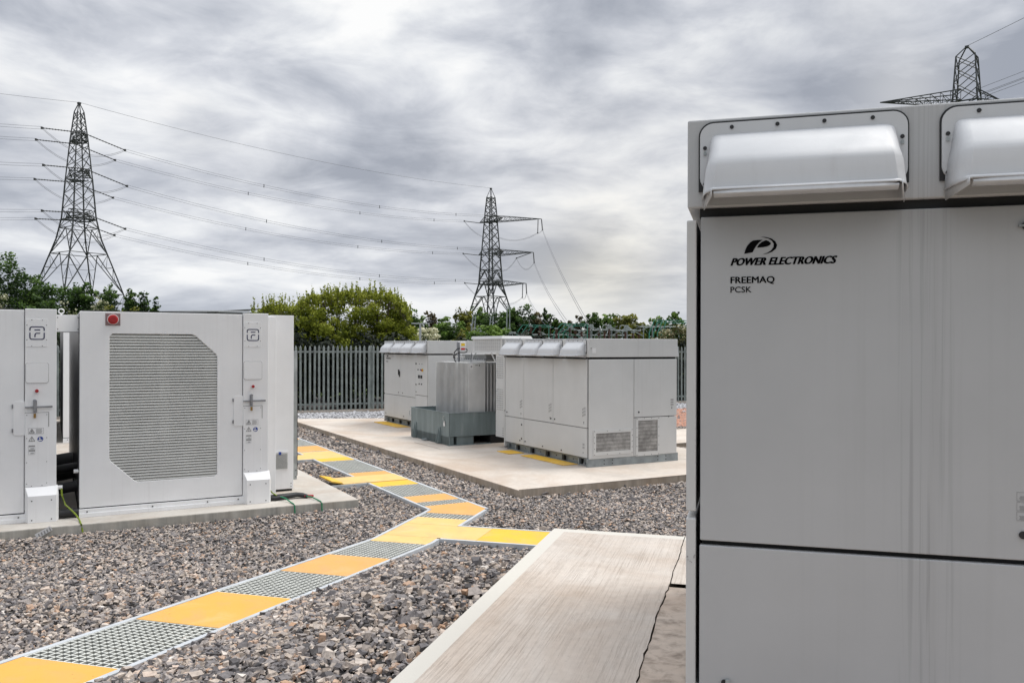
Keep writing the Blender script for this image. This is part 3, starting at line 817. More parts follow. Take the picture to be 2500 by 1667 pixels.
# ------------------------------------------------------------------ transformer, its bund and cable duct
def placeAB(a,b,z): return Matrix.Translation(ab(a,b,z))@Matrix.Rotation(AA,4,'Z')   # local x=B, y=A
T=placeAB(3.6,-.733,.1)
root=thing('oil_bund',(0,0,0),0,'blue-grey painted steel oil bund standing open around the transformer foot','bund'); root.matrix_world=T
m=MB()
BL=1.93; BWd=2.3
m.box((0,0,.17),(BWd,.012,.62),MBUND); m.box((0,0,0),(.012,BL,.62),MBUND); m.box((0,BL-.012,0),(BWd,BL,.62),MBUND); m.box((BWd-.012,.012,0),(BWd,BL-.012,.62),MBUND); m.box((.012,.012,.17),(BWd-.012,BL-.012,.182),MBUND)
for (x0,y0,x1,y1) in ((-.012,-.012,BWd,.02),(-.012,.02,.02,BL),(-.012,BL-.02,BWd,BL+.012)): m.box((x0,y0,.612),(x1,y1,.624),MBUND)
m.build('wall',root,T,.003)
m=MB()
for y in (.40,1.62):
    m=MB(); m.prism([(-.0,y,.01),(-.075,y,.01),(-.012,y,.33),(0,y,.33)],(0,.018,0),MBUND); m.prism([(-.0,y+.07,.01),(-.075,y+.07,.01),(-.012,y+.07,.33),(0,y+.07,.33)],(0,.018,0),MBUND); m.box((-.012,y+.018,.01),(-.002,y+.07,.33),MBUND)
    m.build('stiffener',root,T)
m=MB(); m.box((.0,.02,.0),(.10,BL-.02,.17),MBUND); m.box((.17,.03,0),(.53,.5,.168),MBUND); m.box((.9,.03,0),(1.5,.5,.168),MDK); m.box((-.02,-.02,-.0),(.9,.06,.012),MBUND); m.build('foot',root,T,.003)
for (x,y) in ((-.02,.18),(-.02,1.90)):
    m=MB(); c=Vector((x,y,.50)); m.tube([c+Vector((-.012,.045*math.cos(R(t)),.06*math.sin(R(t)))) for t in range(-100,110,18)],.008,MGALVL); m.build('lifting_ring',root,T,0,True)
m=MB(); m.box((-.016,.17,.36),(-.014,.25,.46),MWL_); m.build('notice',root,T)
m=MB(); m.box((-.09,1.0,.01),(-.02,1.16,.035),MGALV); m.cyl((-.05,1.02,.03),(-.05,1.02,.06),.015,MGALV,8); m.build('drain_valve',root,T)
T=placeAB(3.70,-.29,.1)
root=thing('transformer',(0,0,0),0,'grey oil-filled transformer with ribbed radiator banks standing in the bund','transformer'); root.matrix_world=T
m=MB(); m.box((.45,.12,.2),(1.45,1.45,1.55),MTANK)
for k in range(12):
    m.box((.44,.16+k*.105,1.50),(.452,.18+k*.105,1.58),MSTEEL)
for k in range(9): m.box((.47+k*.11,.108,1.50),(.49+k*.11,.12,1.58),MSTEEL)
m.build('tank',root,T,.006)
m=MB(); m.box((.38,.05,1.60),(1.52,1.52,1.635),MTANK); m.box((.38,.05,1.73),(1.52,1.52,1.752),MRAD)
for k in range(14): m.cyl((.41,.09+k*.105,1.635),(.41,.09+k*.105,1.66),.012,MSTEEL,6)
for k in range(10): m.cyl((.43+k*.11,.075,1.635),(.43+k*.11,.075,1.66),.012,MSTEEL,6)
m.box((.55,.3,1.635),(1.35,1.3,1.73),MTANK); m.build('lid',root,T,.004)
def radiator(x0,x1,y0,y1,n,label):
    q=MB()
    for k in range(n):
        y=y0+(y1-y0)*k/(n-1)
        q.box((x0,y-.006,.53),(x1,y+.006,1.575),MRAD)
        q.box((x0-.004,y-.010,.53),(x0+.012,y+.010,1.575),MRAD)
    q.box((x0,y0-.008,.53),(x1,y0+.0,1.575),MRAD); q.box((x0+.10,y0,.54),(x1-.03,y1,1.565),MRAD)
    q.cyl(((x0+x1)/2,y0,1.50),((x0+x1)/2,y1,1.50),.03,MRAD,10); q.cyl(((x0+x1)/2,y0,.62),((x0+x1)/2,y1,.62),.03,MRAD,10)
    for k in range(3): q.box((x0+.005,y0+.05+(y1-y0)*k/3,1.575),(x1-.05,y0+(y1-y0)*(k+.9)/3,1.583),MRAD)
    return q.build('radiator',root,T,.0015)
radiator(0,.375,0,1.52,27,'')
q=MB()
for k in range(6):
    x=.43+k*.075; q.box((x-.008,-.01,.53),(x+.008,.10,1.56),MRAD)
q.build('radiator',root,T,.002)
m=MB(); m.box((.03,-.0095,1.46),(.10,-.008,1.56),MWL_); m.box((.05,-.0105,1.49),(.085,-.0095,1.50),MINK); m.box((.05,-.0105,1.51),(.085,-.0095,1.52),MINK); m.box((.15,-.0095,1.525),(.21,-.008,1.545),MNOTE); m.box((.235,-.0095,1.515),(.25,-.008,1.545),MINK); m.build('rating_plate',root,T)
m=MB(); bx=.20; by=.80; m.box((bx,by,1.80),(bx+.135,by+.09,2.0),MWL_); m.box((bx-.03,by+.0,1.80),(bx,by+.09,1.99),MSTEEL); m.box((bx+.01,by+.09,1.55),(bx+.05,by+.12,1.82),MSTEEL); sb=m.build('switch_box',root,T,.008)
m=MB(); m.box((bx+.03,by-.003,1.91),(bx+.115,by,1.965),MYELL); m.build('warning_plate',sb,T)
m=MB(); m.box((bx+.03,by-.003,1.83),(bx+.115,by,1.87),MRED); m.build('warning_plate',sb,T)
m=MB(); m.tube([(bx,by,1.86),(bx-.06,by,1.85),(bx-.12,by,1.78),(bx-.14,by,1.68),(bx-.10,by,1.60),(bx-.04,by+.02,1.55)],.012,MBK,8)
m.tube([(bx+.13,by,1.86),(bx+.17,by,1.83),(bx+.16,by,1.79),(bx+.10,by-.02,1.77),(bx-.02,by-.02,1.775),(bx-.10,by,1.74),(bx-.12,by,1.66)],.012,MBK,8); m.build('cable',sb,T,0,True)
m=MB(); m.bar((.45,.3,1.25),(.40,.02,1.62),.03,MRAD); m.tube([(.36,.6,1.58),(.36,.6,1.75),(.40,.55,1.80),(.48,.5,1.78)],.009,MSTEEL); m.tube([(.30,1.1,1.58),(.34,1.1,1.70),(.40,1.1,1.72)],.012,MRAD)
m.tube([(.25,.35,1.58),(.28,.35,1.72),(.36,.32,1.78),(.45,.32,1.79)],.01,MRAD); m.build('pipe',root,T,0,True)
# perforated duct between transformer and middle cabinet
T=placeAB(2.765,0,.1)
root=thing('cable_duct',(0,0,0),0,'light grey louvred cable duct with overhanging top box between cabinet and transformer','cable duct'); root.matrix_world=T
m=MB(); m.box((0,0,.20),(1.5,.325,1.77),MG); 
for (z0,z1) in ((1.32,1.72),(.72,1.12),(.25,.40)):
    z=z0
    while z<z1:
        for k in range(4 if z0>.5 else 1):
            y=.04+k*.068 if z0>.5 else .012
            m.box((-.007,y,z),(.0,y+.05,z+.012),MG); m.box((-.0012,y,z-.012),(-.0002,y+.05,z),MNOTE)
        z+=.042
for k in range(8): m.cyl((0,.31,.3+k*.19),(-.005,.31,.3+k*.19),.006,MSTEEL,8)
m.build('column',root,T,.003)
m=MB(); m.box((-.004,.07,1.78),(1.3,1.31,2.05),MG)
for r in range(8):
    for k in range(13 if r else 13):
        y=.14+k*.085; m.box((-.010,y,1.84+r*.027),(-.004,y+.062,1.852+r*.027),MG); m.box((-.0052,y,1.832+r*.027),(-.0042,y+.062,1.84+r*.027),MNOTE)
    for k in range(6):
        x=.06+k*.085; m.box((x,.062,1.84+r*.027),(x+.062,.07,1.852+r*.027),MG)
m.box((-.012,.06,1.77),(.02,1.32,1.80),MG)
m.build('top_box',root,T,.003)
m=MB(); m.prism([(-.03,.04,2.045),(.65,.04,2.045),(.62,.07,2.10),(-.0,.07,2.10)],(0,1.3,0),MG); m.build('cap',root,T,.003)
m=MB(); m.bar((-.01,.33,1.62),(-.01,.50,1.78),.02,MG); m.build('bracket',root,T)

# ------------------------------------------------------------------ battery cabinets
def logo_plate(m,x0,x1,z0,z1,y):
    cx,cz=(x0+x1)/2,(z0+z1)/2; r=.067; w=.0115
    def st(pts):
        for a,b in zip(pts,pts[1:]):
            a=Vector((a[0],y,a[1]));b=Vector((b[0],y,b[1])); d=(b-a).normalized(); n=Vector((-d.z,0,d.x))*w/2; a=a-d*w*.25;b=b+d*w*.25
            m.prism([a-n,b-n,b+n,a+n],(0,-.001,0),MNAVY)
    c=.022
    def arc(px,pz,a0,a1): return [(px+c*math.cos(R(a)),pz+c*math.sin(R(a))) for a in range(a0,a1+1,18)] if a1>a0 else [(px+c*math.cos(R(a)),pz+c*math.sin(R(a))) for a in range(a0,a1-1,-18)]
    st([(cx+r,cz+.028)]+arc(cx+r-c,cz+r-c,0,90)+arc(cx-r+c,cz+r-c,90,180)+[(cx-r,cz+.028)])
    st([(cx-r,cz+.002)]+arc(cx-r+c,cz-r+c,180,270)+arc(cx+r-c,cz-r+c,270,360)+[(cx+r,cz+.002)])
    st([(cx-.022,cz+.034),(cx+.026,cz+.034)])
    st([(cx+.026,cz-.001),(cx-.005,cz-.001),(cx-.016,cz-.008),(cx-.020,cz-.020),(cx-.020,cz-.042)])
DW=1.75; PITCH=2.276; CD=5.3
def battery(a,b,label,detail=True,side=False,beacon=True,name='battery_cabinet'):
    T=Matrix.Translation(ab(a,b,.1,O0))@Matrix.Rotation(AA,4,'Z')
    root=thing(name,(0,0,0),0,label,'battery cabinet','white battery storage cabinets in rows'); root.matrix_world=T
    m=MB(); m.box((.012,.05,.12),(2.04,CD,2.285),MW)
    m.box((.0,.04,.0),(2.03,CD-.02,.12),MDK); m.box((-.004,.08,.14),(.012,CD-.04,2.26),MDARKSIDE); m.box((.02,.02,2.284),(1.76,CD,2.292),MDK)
    m.build('body',root,T,.004)
    # door with eight-cornered louvre opening
    out=[(.003,2.280),(DW,2.280),(DW,.10),(.003,.10)]
    inn=[(.33,2.033),(1.17,2.033),(1.21,2.02),(1.445,1.80),(1.46,1.765),(1.46,.375),(1.43,.35),(.60,.35),(.565,.362),(.315,.605),(.302,.64),(.302,2.0)]
    bm=bmesh.new()
    def loop(pts): 
        vs=[bm.verts.new((x,0,z)) for x,z in pts]
        return [bm.edges.new((vs[i],vs[(i+1)%len(vs)])) for i in range(len(vs))]
    e=loop(out)+loop(inn)
    bmesh.ops.triangle_fill(bm,use_beauty=True,use_dissolve=False,edges=e)
    me=bpy.data.meshes.new('door'); 
    for f in bm.faces:
        if f.normal.y>0: f.normal_flip()
    bm.to_mesh(me); bm.free(); me.materials.append(MW)
    d=bpy.data.objects.new('door',me); COL.objects.link(d); d.parent=root
    s=d.modifiers.new('t','SOLIDIFY'); s.thickness=.04; s.offset=-1
    bv=d.modifiers.new('b','BEVEL'); bv.width=.006; bv.segments=3; bv.limit_method='ANGLE'
    if detail:
        def span(z):
            xs=[]
            for i in range(len(inn)):
                (x0,z0),(x1,z1)=inn[i],inn[(i+1)%len(inn)]
                if (z0-z)*(z1-z)<0: xs.append(x0+(x1-x0)*(z-z0)/(z1-z0))
            return (min(xs),max(xs)) if len(xs)>=2 else None
        m=MB(); z=.368
        while z<2.03:
            s_=span(z)
            if s_:
                a0,a1=s_; a0-=.01;a1+=.01
                m.add([(a0,.004,z-.011),(a1,.004,z-.011),(a1,.020,z+.012),(a0,.020,z+.012)],[(0,1,2,3)],MWL)
                m.add([(a0,.004,z-.011),(a1,.004,z-.011),(a1,.008,z-.0135),(a0,.008,z-.0135)],[(0,1,2,3)],MWL)
            z+=.0322
        lo=m.build('louvre',d,T)
        m=MB(); m.box((.29,.044,.33),(1.47,.048,2.05),MINNER); m.box((.83,.036,.34),(.93,.044,2.04),MWL); m.box((1.03,.036,1.55),(1.32,.044,2.02),MDK); m.box((.95,.036,.9),(1.44,.044,1.5),MSH); m.build('filter',d,T)  # interior backing with column and dark unit; interior shade put into its colour
    # hatch, hinges
    m=MB(); m.rrect(1.649,1.762,.935,1.300,-.006,.006,.03,MW,5,(0,1,1,0)); m.box((1.636,-.012,1.23),(1.650,0,1.27),MSTEEL); m.box((1.636,-.012,.97),(1.650,0,1.01),MSTEEL); m.build('hatch',root,T,.001)
    # base rail
    m=MB(); m.box((0,-.02,.0),(1.775,.03,.088),MW); m.box((0,-.032,.0),(1.775,-.02,.045),MW)
    for x in (.08,.75,1.35,1.70): m.cyl((x,-.032,.06),(x,-.020,.06),.008,MBK,8)
    m.build('base_rail',root,T,.003)
    # control column
    m=MB(); m.box((1.757,-.010,.30),(2.056,.12,2.295),MW); m.build('column',root,T,.005)
    yc=-.010
    m=MB(); m.rrect(1.763,1.972,1.885,2.186,yc-.003,.003,.012,MW); 
    for (x,z) in ((1.775,2.12),(1.775,1.96),(1.96,2.12),(1.96,1.96),(1.82,2.175),(1.92,2.175),(1.82,1.895),(1.92,1.895)): m.cyl((x,yc-.003,z),(x,yc-.006,z),.0045,MBK,6)
    lp=m.build('logo_plate',root,T,.001)
    m=MB(); logo_plate(m,1.803,1.937,1.966,2.10,yc-.0035); m.build('logo',lp,T)
    m=MB(); m.rrect(1.766,1.977,1.495,1.712,yc-.006,.006,.022,MW); m.rrect(1.762,1.981,1.491,1.716,yc-.001,.001,.025,MNOTE); m.build('blank_plate',root,T,.001)
    m=MB(); m.cyl((1.869,yc,1.41),(1.869,yc-.03,1.41),.014,MREDK,16); m.cyl((1.869,yc-.02,1.41),(1.869,yc-.035,1.41),.018,MREDK,16); m.build('stop_button',root,T,.003)
    m=MB(); m.box((1.757,yc-.022,1.228),(1.86,yc-.006,1.243),MSTEEL); m.box((1.86,yc-.034,1.226),(2.018,yc-.022,1.246),MSTEEL); m.cyl((1.85,yc,1.25),(1.85,yc-.03,1.25),.018,MSTEEL,14); m.box((1.838,yc-.035,1.19),(1.862,yc-.02,1.30),MSTEEL); m.box((1.835,yc-.004,1.17),(1.87,yc,1.31),MSTEEL)
    m.tube([(1.85+.016*math.cos(R(t)),yc-.03,1.30+.016*math.sin(R(t))) for t in range(0,181,30)],.005,MSTEEL); h=m.build('door_handle',root,T,.002)
    m=MB(); m.tube([(1.842,yc-.025,1.20),(1.842,yc-.027,1.16),(1.858,yc-.027,1.16),(1.858,yc-.025,1.20)],.004,MSTEEL); m.box((1.838,yc-.034,1.118),(1.862,yc-.020,1.165),MBRASS); m.build('padlock',h,T)
    m=MB(); m.rrect(1.764,1.976,.375,1.176,yc-.004,.004,.015,MW); m.box((1.757,yc-.005,1.172),(1.985,yc-.001,1.178),MNOTE); m.box((1.979,yc-.005,1.02),(1.985,yc-.001,1.178),MNOTE)
    for (x,z) in ((1.776,1.15),(1.964,1.15),(1.776,.90),(1.964,.90),(1.776,.64),(1.964,.64),(1.776,.41),(1.964,.41),(1.82,.385),(1.92,.385)): m.cyl((x,yc-.004,z),(x,yc-.007,z),.0045,MBK,6)
    ap=m.build('access_plate',root,T,.001)
    m=MB(); y=yc-.0045
    def fr(x0,x1,z0,z1,w=.0022,mt=MNOTE):
        for (a_,b_,c_,d_) in ((x0,x1,z0,z0+w),(x0,x1,z1-w,z1),(x0,x0+w,z0,z1),(x1-w,x1,z0,z1)): m.box((a_,y-.001,c_),(b_,y,d_),mt)
    fr(1.79,1.934,.945,1.008)
    for k in range(5): m.box((1.862,y-.001,.953+k*.010),(1.915+.004*(k%3),y,.957+k*.010),MNOTE)
    def tri(cx,cz,r,w):
        P=[Vector((cx+r*math.cos(R(t)),y,cz+r*math.sin(R(t)))) for t in (90,210,330)]
        for i in range(3):
            p,q=P[i],P[(i+1)%3]; m.bar(p,q,w,MINK)
    tri(1.823,.972,.028,.004); m.prism([(1.820,y,.985),(1.829,y,.985),(1.825,y,.973),(1.829,y,.973),(1.821,y,.957),(1.823,y,.969),(1.818,y,.969)],(0,-.001,0),MINK)
    tri(1.823,.885,.033,.004); m.box((1.8205,y-.001,.883),(1.8255,y,.902),MINK); m.box((1.8205,y-.001,.873),(1.8255,y,.878),MINK)
    for zz in (.795,.745):
        m.box((1.795,y-.001,zz+.013),(1.852,y,zz+.026),MNOTE); fr(1.793,1.854,zz-.02,zz+.028,.0012)
        m.box((1.81,y-.001,zz-.005),(1.845,y,zz-.001),MNOTE); m.box((1.81,y-.001,zz-.012),(1.842,y,zz-.009),MNOTE)
    m.build('warning_sticker',ap,T)
    m=MB(); m.cyl((1.903,y,.888),(1.903,y-.001,.888),.028,MBLUE,24); m.cyl((1.897,y-.001,.900),(1.897,y-.0016,.900),.008,MWL_,12); m.prism([(1.882,y-.001,.878),(1.900,y-.001,.890),(1.912,y-.001,.880),(1.924,y-.001,.886),(1.918,y-.001,.872),(1.900,y-.001,.868),(1.888,y-.001,.868)],(0,-.0006,0),MWL_); m.build('instruction_sticker',ap,T)
    # cable cover at the foot
    m=MB(); m.prism([(1.757,.05,.0),(1.757,.0,.0),(1.790,-.10,.0),(2.055,-.10,.0),(2.078,-.05,.0),(2.078,.10,.0)],(0,0,.285),MW)
    m.add([(1.757,.0,.285),(1.790,-.10,.285),(2.055,-.10,.285),(2.078,-.05,.285),(2.07,-.008,.375),(1.762,-.008,.375),(2.07,.05,.375),(1.762,.05,.375),(2.078,.1,.285),(1.757,.05,.285)],[(1,2,4,5),(0,1,5),(2,3,4),(4,6,7,5),(3,8,6,4)],MW)
    for (x,z) in ((1.825,.235),(2.01,.235),(1.825,.03),(2.01,.03)): m.cyl((x,-.10,z),(x,-.104,z),.007,MBK,8)
    m.build('cable_cover',root,T,.004)
    if beacon:
        m=MB(); m.box((.258,-.004,2.125),(.411,0,2.262),MBEAC); m.cyl((.335,-.004,2.193),(.335,-.03,2.193),.052,MRED,28); m.cyl((.335,-.03,2.193),(.335,-.055,2.193),.035,MREDK,24)
        m.cyl((.335,-.004,2.193),(.335,-.012,2.193),.060,MWL_,28)
        m.build('alarm_beacon',root,T,.003)
    if side:   # attached side enclosure
        m=MB(); m.box((2.045,.30,.02),(2.223,1.5,2.27),MW); m.build('rear_casing',root,T,.004)
        m=MB(); m.box((2.228,.60,.03),(2.522,1.15,2.30),MW); m.box((2.235,.62,0),(2.51,1.13,.03),MDK); e=m.build('side_enclosure',root,T,.004)
        m=MB(); m.box((2.225,.585,.29),(2.452,.60,.53),MW)
        for k in range(14): 
            z=.305+k*.0150; m.add([(2.235,.587,z),(2.442,.587,z),(2.442,.575,z-.006),(2.235,.575,z-.006)],[(0,1,2,3)],MWL); m.box((2.235,.5835,z+.002),(2.442,.585,z+.006),MINNER)
        m.box((2.325,.568,.485),(2.355,.583,.52),MBLUE); m.build('vent',e,T)
        for zz in (.06,.10):
            m=MB(); m.cyl((2.49,.60,zz),(2.49,.596,zz),.006,MBK,8); m.build('screw',e,T)
    return root
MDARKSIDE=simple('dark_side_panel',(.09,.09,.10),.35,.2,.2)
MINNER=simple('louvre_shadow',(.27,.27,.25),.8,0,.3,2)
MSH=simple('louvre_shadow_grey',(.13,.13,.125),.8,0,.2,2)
MBEAC=simple('beacon_backplate',(.25,.17,.17),.5)
battery(0,0,'complete white battery cabinet with red alarm beacon and wide cut-cornered louvre',True,True)
battery(0,-PITCH,'white battery cabinet cut off by the left edge of the photo',True,False)
battery(8.1,-.06,'white battery cabinet of the row behind, seen through the gap as a bright strip',False,False,False)
battery(8.1,-2.336,'white battery cabinet of the row behind, further left in the gap',False,False,False)
# things in the gap between the two front cabinets
def gapM(): return Matrix.Translation(ab(0,0,.1,O0))@Matrix.Rotation(AA,4,'Z')
T=gapM()
m=MB(); m.box((-.225,.12,2.05),(.012,.32,2.24),MW); m.box((-.225,.10,2.045),(.012,.12,2.055),MNOTE)
for x in (-.21,-.01):
    for z in (2.08,2.21): m.cyl((x,.12,z),(x,.115,z),.006,MBK,6)
tag(m.build('bridge_duct',None,T,.003),'white box duct bridging the tops of the two front battery cabinets','duct')
m=MB(); m.tube([Vector((-.175,.15,2.28))+Vector((.026*math.cos(R(t)),0,.026*math.sin(R(t)))) for t in range(0,361,30)],.008,MW); m.bar((-.175,.15,2.20),(-.175,.15,2.26),.02,MW); tag(m.build('lifting_eye',None,T,0,True),'small white lifting eye on top beside the bridging duct','lifting eye')
m=MB(); m.cyl((-.23,.03,.055),(.0,.03,.055),.045,MBK,14); tag(m.build('black_pipe',None,T,0,True),'thick black pipe lying across the foot of the gap between cabinets','pipe')
for (y,z,r,l) in ((.5,.25,.06,'dark coolant pipe crossing the gap just above the floor pipe'),(.9,.42,.05,'dark coolant pipe crossing the gap at knee height'),(1.5,.30,.10,'thick dark pipe low and deep inside the gap between cabinets'),(2.6,.25,.16,'thickest dark duct lying far back in the gap between cabinets')):
    m=MB(); m.cyl((-.215,y,z),(.012,y,z+.03),r,MBK,12); tag(m.build('coolant_pipe',None,T,0,True),l,'pipe')
m=MB(); m.cyl((-.22,.06,.34),(-.16,.06,.34),.022,MW,12); tag(m.build('pipe_stub',None,T,0,True),'short white pipe stub at the left of the gap between cabinets','pipe')
m=MB(); m.cyl((-.05,.1,.50),(.0,.1,.50),.022,MW,12); tag(m.build('pipe_stub',None,T,0,True),'short white pipe stub at the right of the gap, the higher one','pipe')
MGY=simple('green_yellow_cable',(.22,.30,.02),.5,0,.2,30)
MGN=simple('green_cable',(.01,.22,.10),.5)
m=MB(); pts=[(-.17,.05,.33),(-.165,.03,.25),(-.13,.0,.15),(-.07,-.04,.09),(-.03,-.10,.05),(.0,-.22,.012),(.005,-.36,.008),(.012,-.415,.0),(.018,-.425,-.04),(.03,-.43,-.12)]
m.tube(pts,.009,MGY,8); tag(m.build('earth_cable',None,T,0,True),'green and yellow earth cable dropping from the cabinet gap over the pad edge','cable')
# thin grey cabinet behind the side enclosure
m=MB(); m.box((2.745,1.52,.11),(2.808,1.56,1.83),MGALVL); m.box((2.745,1.515,.0),(2.805,1.56,.11),MGALVL); 
for z in (.04,.13): m.cyl((2.79,1.52,z),(2.79,1.512,z),.008,MBK,8)
m.box((2.808,1.53,.05),(2.818,1.56,1.83),MDK)
tag(m.build('meter_cabinet',None,T,.003),'narrow grey-green cabinet edge just right of the white side enclosure','cabinet')
# black hoses and green cords on the pad
m=MB()
m.tube([(2.06,.0,.035),(2.15,-.02,.03),(2.24,.0,.035),(2.33,.01,.04),(2.42,.02,.045),(2.49,.0,.035),(2.54,-.03,.02)],.026,MBK,10)
m.tube([(2.06,.05,.04),(2.18,.04,.045),(2.30,.06,.045),(2.42,.08,.045),(2.50,.05,.035),(2.53,.0,.025)],.024,MBK,10)
hose=m.build('black_hose',None,T,0,True); tag(hose,'two bundled black hose ends lying on the pad beside the cable cover','hose')
m=MB(); m.tube([(2.50,-.02,.03),(2.56,-.03,.025),(2.61,-.02,.02)],.018,MREDK,8); m.build('red_cap',hose,T,0,True)
m=MB(); m.tube([(2.20,-.05,.05),(2.24,-.12,.04),(2.27,-.25,.012),(2.275,-.38,.010),(2.278,-.412,-.0),(2.28,-.42,-.12)],.008,MGN,8); tag(m.build('green_cord',None,T,0,True),'green cord hanging over the pad edge, nearer the cabinet','cord','green cords over the pad edge')
m=MB(); m.tube([(2.52,-.06,.03),(2.56,-.10,.03),(2.60,-.25,.012),(2.605,-.38,.010),(2.608,-.412,-.0),(2.61,-.42,-.12)],.008,MGN,8); tag(m.build('green_cord',None,T,0,True),'green cord hanging over the pad edge below the red hose tip','cord','green cords over the pad edge')
m=MB(); m.tube([(2.38,1.0,.012),(2.5,1.25,.010),(2.65,1.5,.010),(2.74,1.85,.010),(2.80,2.1,.012),(2.84,2.14,.012),(2.95,2.05,.01)],.008,MGY,8); tag(m.build('earth_cable',None,T,0,True),'green and yellow earth cable running across the pad to the yellow panel','cable')
m=MB(); m.tube([(2.08,.06,.14),(2.12,.04,.09),(2.17,.02,.055)],.008,MGY,8); tag(m.build('earth_cable',None,T,0,True),'short yellow cable above the black hoses at the cable cover','cable')
# paper tag on the pad edge
m=MB(); a=Vector((-.30,-.452,-.015)); m.add([(-.42,-.415,-.06),(-.28,-.415,.015),(-.255,-.415,-.03),(-.395,-.415,-.11)],[(0,1,2,3)],MWL_)
for k in range(5): 
    x=-.39+k*.025; m.add([(x,-.4165,-.06+k*.013),(x+.010,-.4165,-.055+k*.013),(x+.022,-.4165,-.085+k*.013),(x+.012,-.4165,-.09+k*.013)],[(0,1,2,3)],MNOTE)
tag(m.build('paper_tag',None,T),'torn white printed tag leaning on the edge of the battery pad','tag')

# ------------------------------------------------------------------ palisade fence
FO=Vector((-6.35,24.95,0)); FA=R(21.2); FD=Vector((math.cos(FA),math.sin(FA),0)); FN=Vector((-FD.y,FD.x,0))
FM=Matrix.Translation(FO)@Matrix.Rotation(FA,4,'Z')
root=thing('palisade_fence',(0,0,0),0,'galvanised steel palisade fence with pointed pales at the back of the compound','fence'); root.matrix_world=FM
SP=.137
xs0=-9.0; bay=2.74; post0=2.15
nb=8
for bidx in range(-4,9):
    px=post0+bidx*bay
    m=MB(); m.box((px-.035,.045,-.05),(px+.035,.12,2.02),MFENCE); m.build('post',root,FM,.004)
    m=MB(); m.box((px+.0,.022,1.80),(px+bay-.003,.062,1.855),MFENCE); m.box((px+.0,.022,.215),(px+bay-.003,.062,.27),MFENCE); m.build('rail',root,FM)
    m=MB()
    for k in range(20):
        x=px+.068+k*SP
        if x>px+bay-.01: break
        w=.033; zt=2.03+random.uniform(-.012,.012); dx=random.uniform(-.004,.004)
        prof=[(-w,.006),(-w*.45,-.012),(w*.45,-.012),(w,.006)]
        vs=[]
        for z,s in ((.03,1),(zt-.075,1),(zt,.08)):
            for (a_,b_) in prof: vs.append((x+dx*z+a_*s,b_*(1 if s==1 else .3),z))
        fs=[(i,i+1,i+5,i+4) for i in range(3)]+[(4+i,5+i,9+i,8+i) for i in range(3)]
        m.add(vs,fs,MFENCE)
        for zz in (1.83,.243): m.cyl((x,-.013,zz),(x,-.022,zz),.008,MSTEEL,6)
    o=m.build('pale_panel',root,FM)
    s=o.modifiers.new('t','SOLIDIFY'); s.thickness=.003
m=MB(); m.box((-10,-.02,-.09),(27,.16,.062),MPAD); m.build('kerb',root,FM)
# red gravel track seen at the right
P=[ab(5.25,3.4,.02),ab(5.25,9,.02),ab(10.0,12.5,.02),ab(10.0,4.5,.02)]
m=MB(); m.add(P,[(0,1,2,3)],MREDG); tag(m.build('red_gravel_path'),kind='structure')

# ------------------------------------------------------------------ foliage
def leafmat(name,stops,trans=.25):
    m,nt,b=newmat(name)
    at=nt.nodes.new('ShaderNodeAttribute'); at.attribute_name='tone'
    col=ramp(nt,at.outputs['Fac'],stops)
    nt.links.new(col,b.inputs['Base Color']); b.inputs['Roughness'].default_value=.6; b.inputs['Specular IOR Level'].default_value=.25
    tr=nt.nodes.new('ShaderNodeBsdfTranslucent'); nt.links.new(col,tr.inputs['Color'])
    mx=nt.nodes.new('ShaderNodeMixShader'); mx.inputs[0].default_value=trans
    nt.links.new(b.outputs[0],mx.inputs[1]); nt.links.new(tr.outputs[0],mx.inputs[2])
    nt.links.new(mx.outputs[0],nt.nodes['Material Output'].inputs[0])
    return m
ML_olive=leafmat('olive_leaves',[(0,(.03,.045,.008)),(.3,(.15,.19,.022)),(.65,(.33,.37,.04)),(1,(.50,.52,.10))],.38)
ML_dark=leafmat('dark_leaves',[(0,(.008,.018,.006)),(.45,(.040,.085,.018)),(1,(.14,.23,.045))])
ML_mid=leafmat('green_leaves',[(0,(.012,.028,.006)),(.45,(.075,.14,.022)),(1,(.21,.32,.06))])
ML_yel=leafmat('yellowish_leaves',[(0,(.03,.038,.008)),(.45,(.16,.17,.03)),(1,(.36,.35,.08))])
ML_red=leafmat('brownish_leaves',[(0,(.016,.012,.008)),(.5,(.08,.062,.026)),(1,(.17,.14,.05))])
ML_blos=leafmat('blossom_and_leaves',[(0,(.02,.03,.01)),(.34,(.08,.11,.03)),(.44,(.55,.54,.36)),(1,(.82,.80,.62))])
ML_blos2=leafmat('sparse_blossom_and_leaves',[(0,(.02,.025,.01)),(.5,(.085,.085,.03)),(.72,(.14,.13,.05)),(.8,(.45,.42,.25)),(1,(.65,.6,.42))])
ML_under=leafmat('shaded_leaves',[(0,(.004,.008,.003)),(.5,(.012,.022,.006)),(1,(.03,.05,.012))],.1)
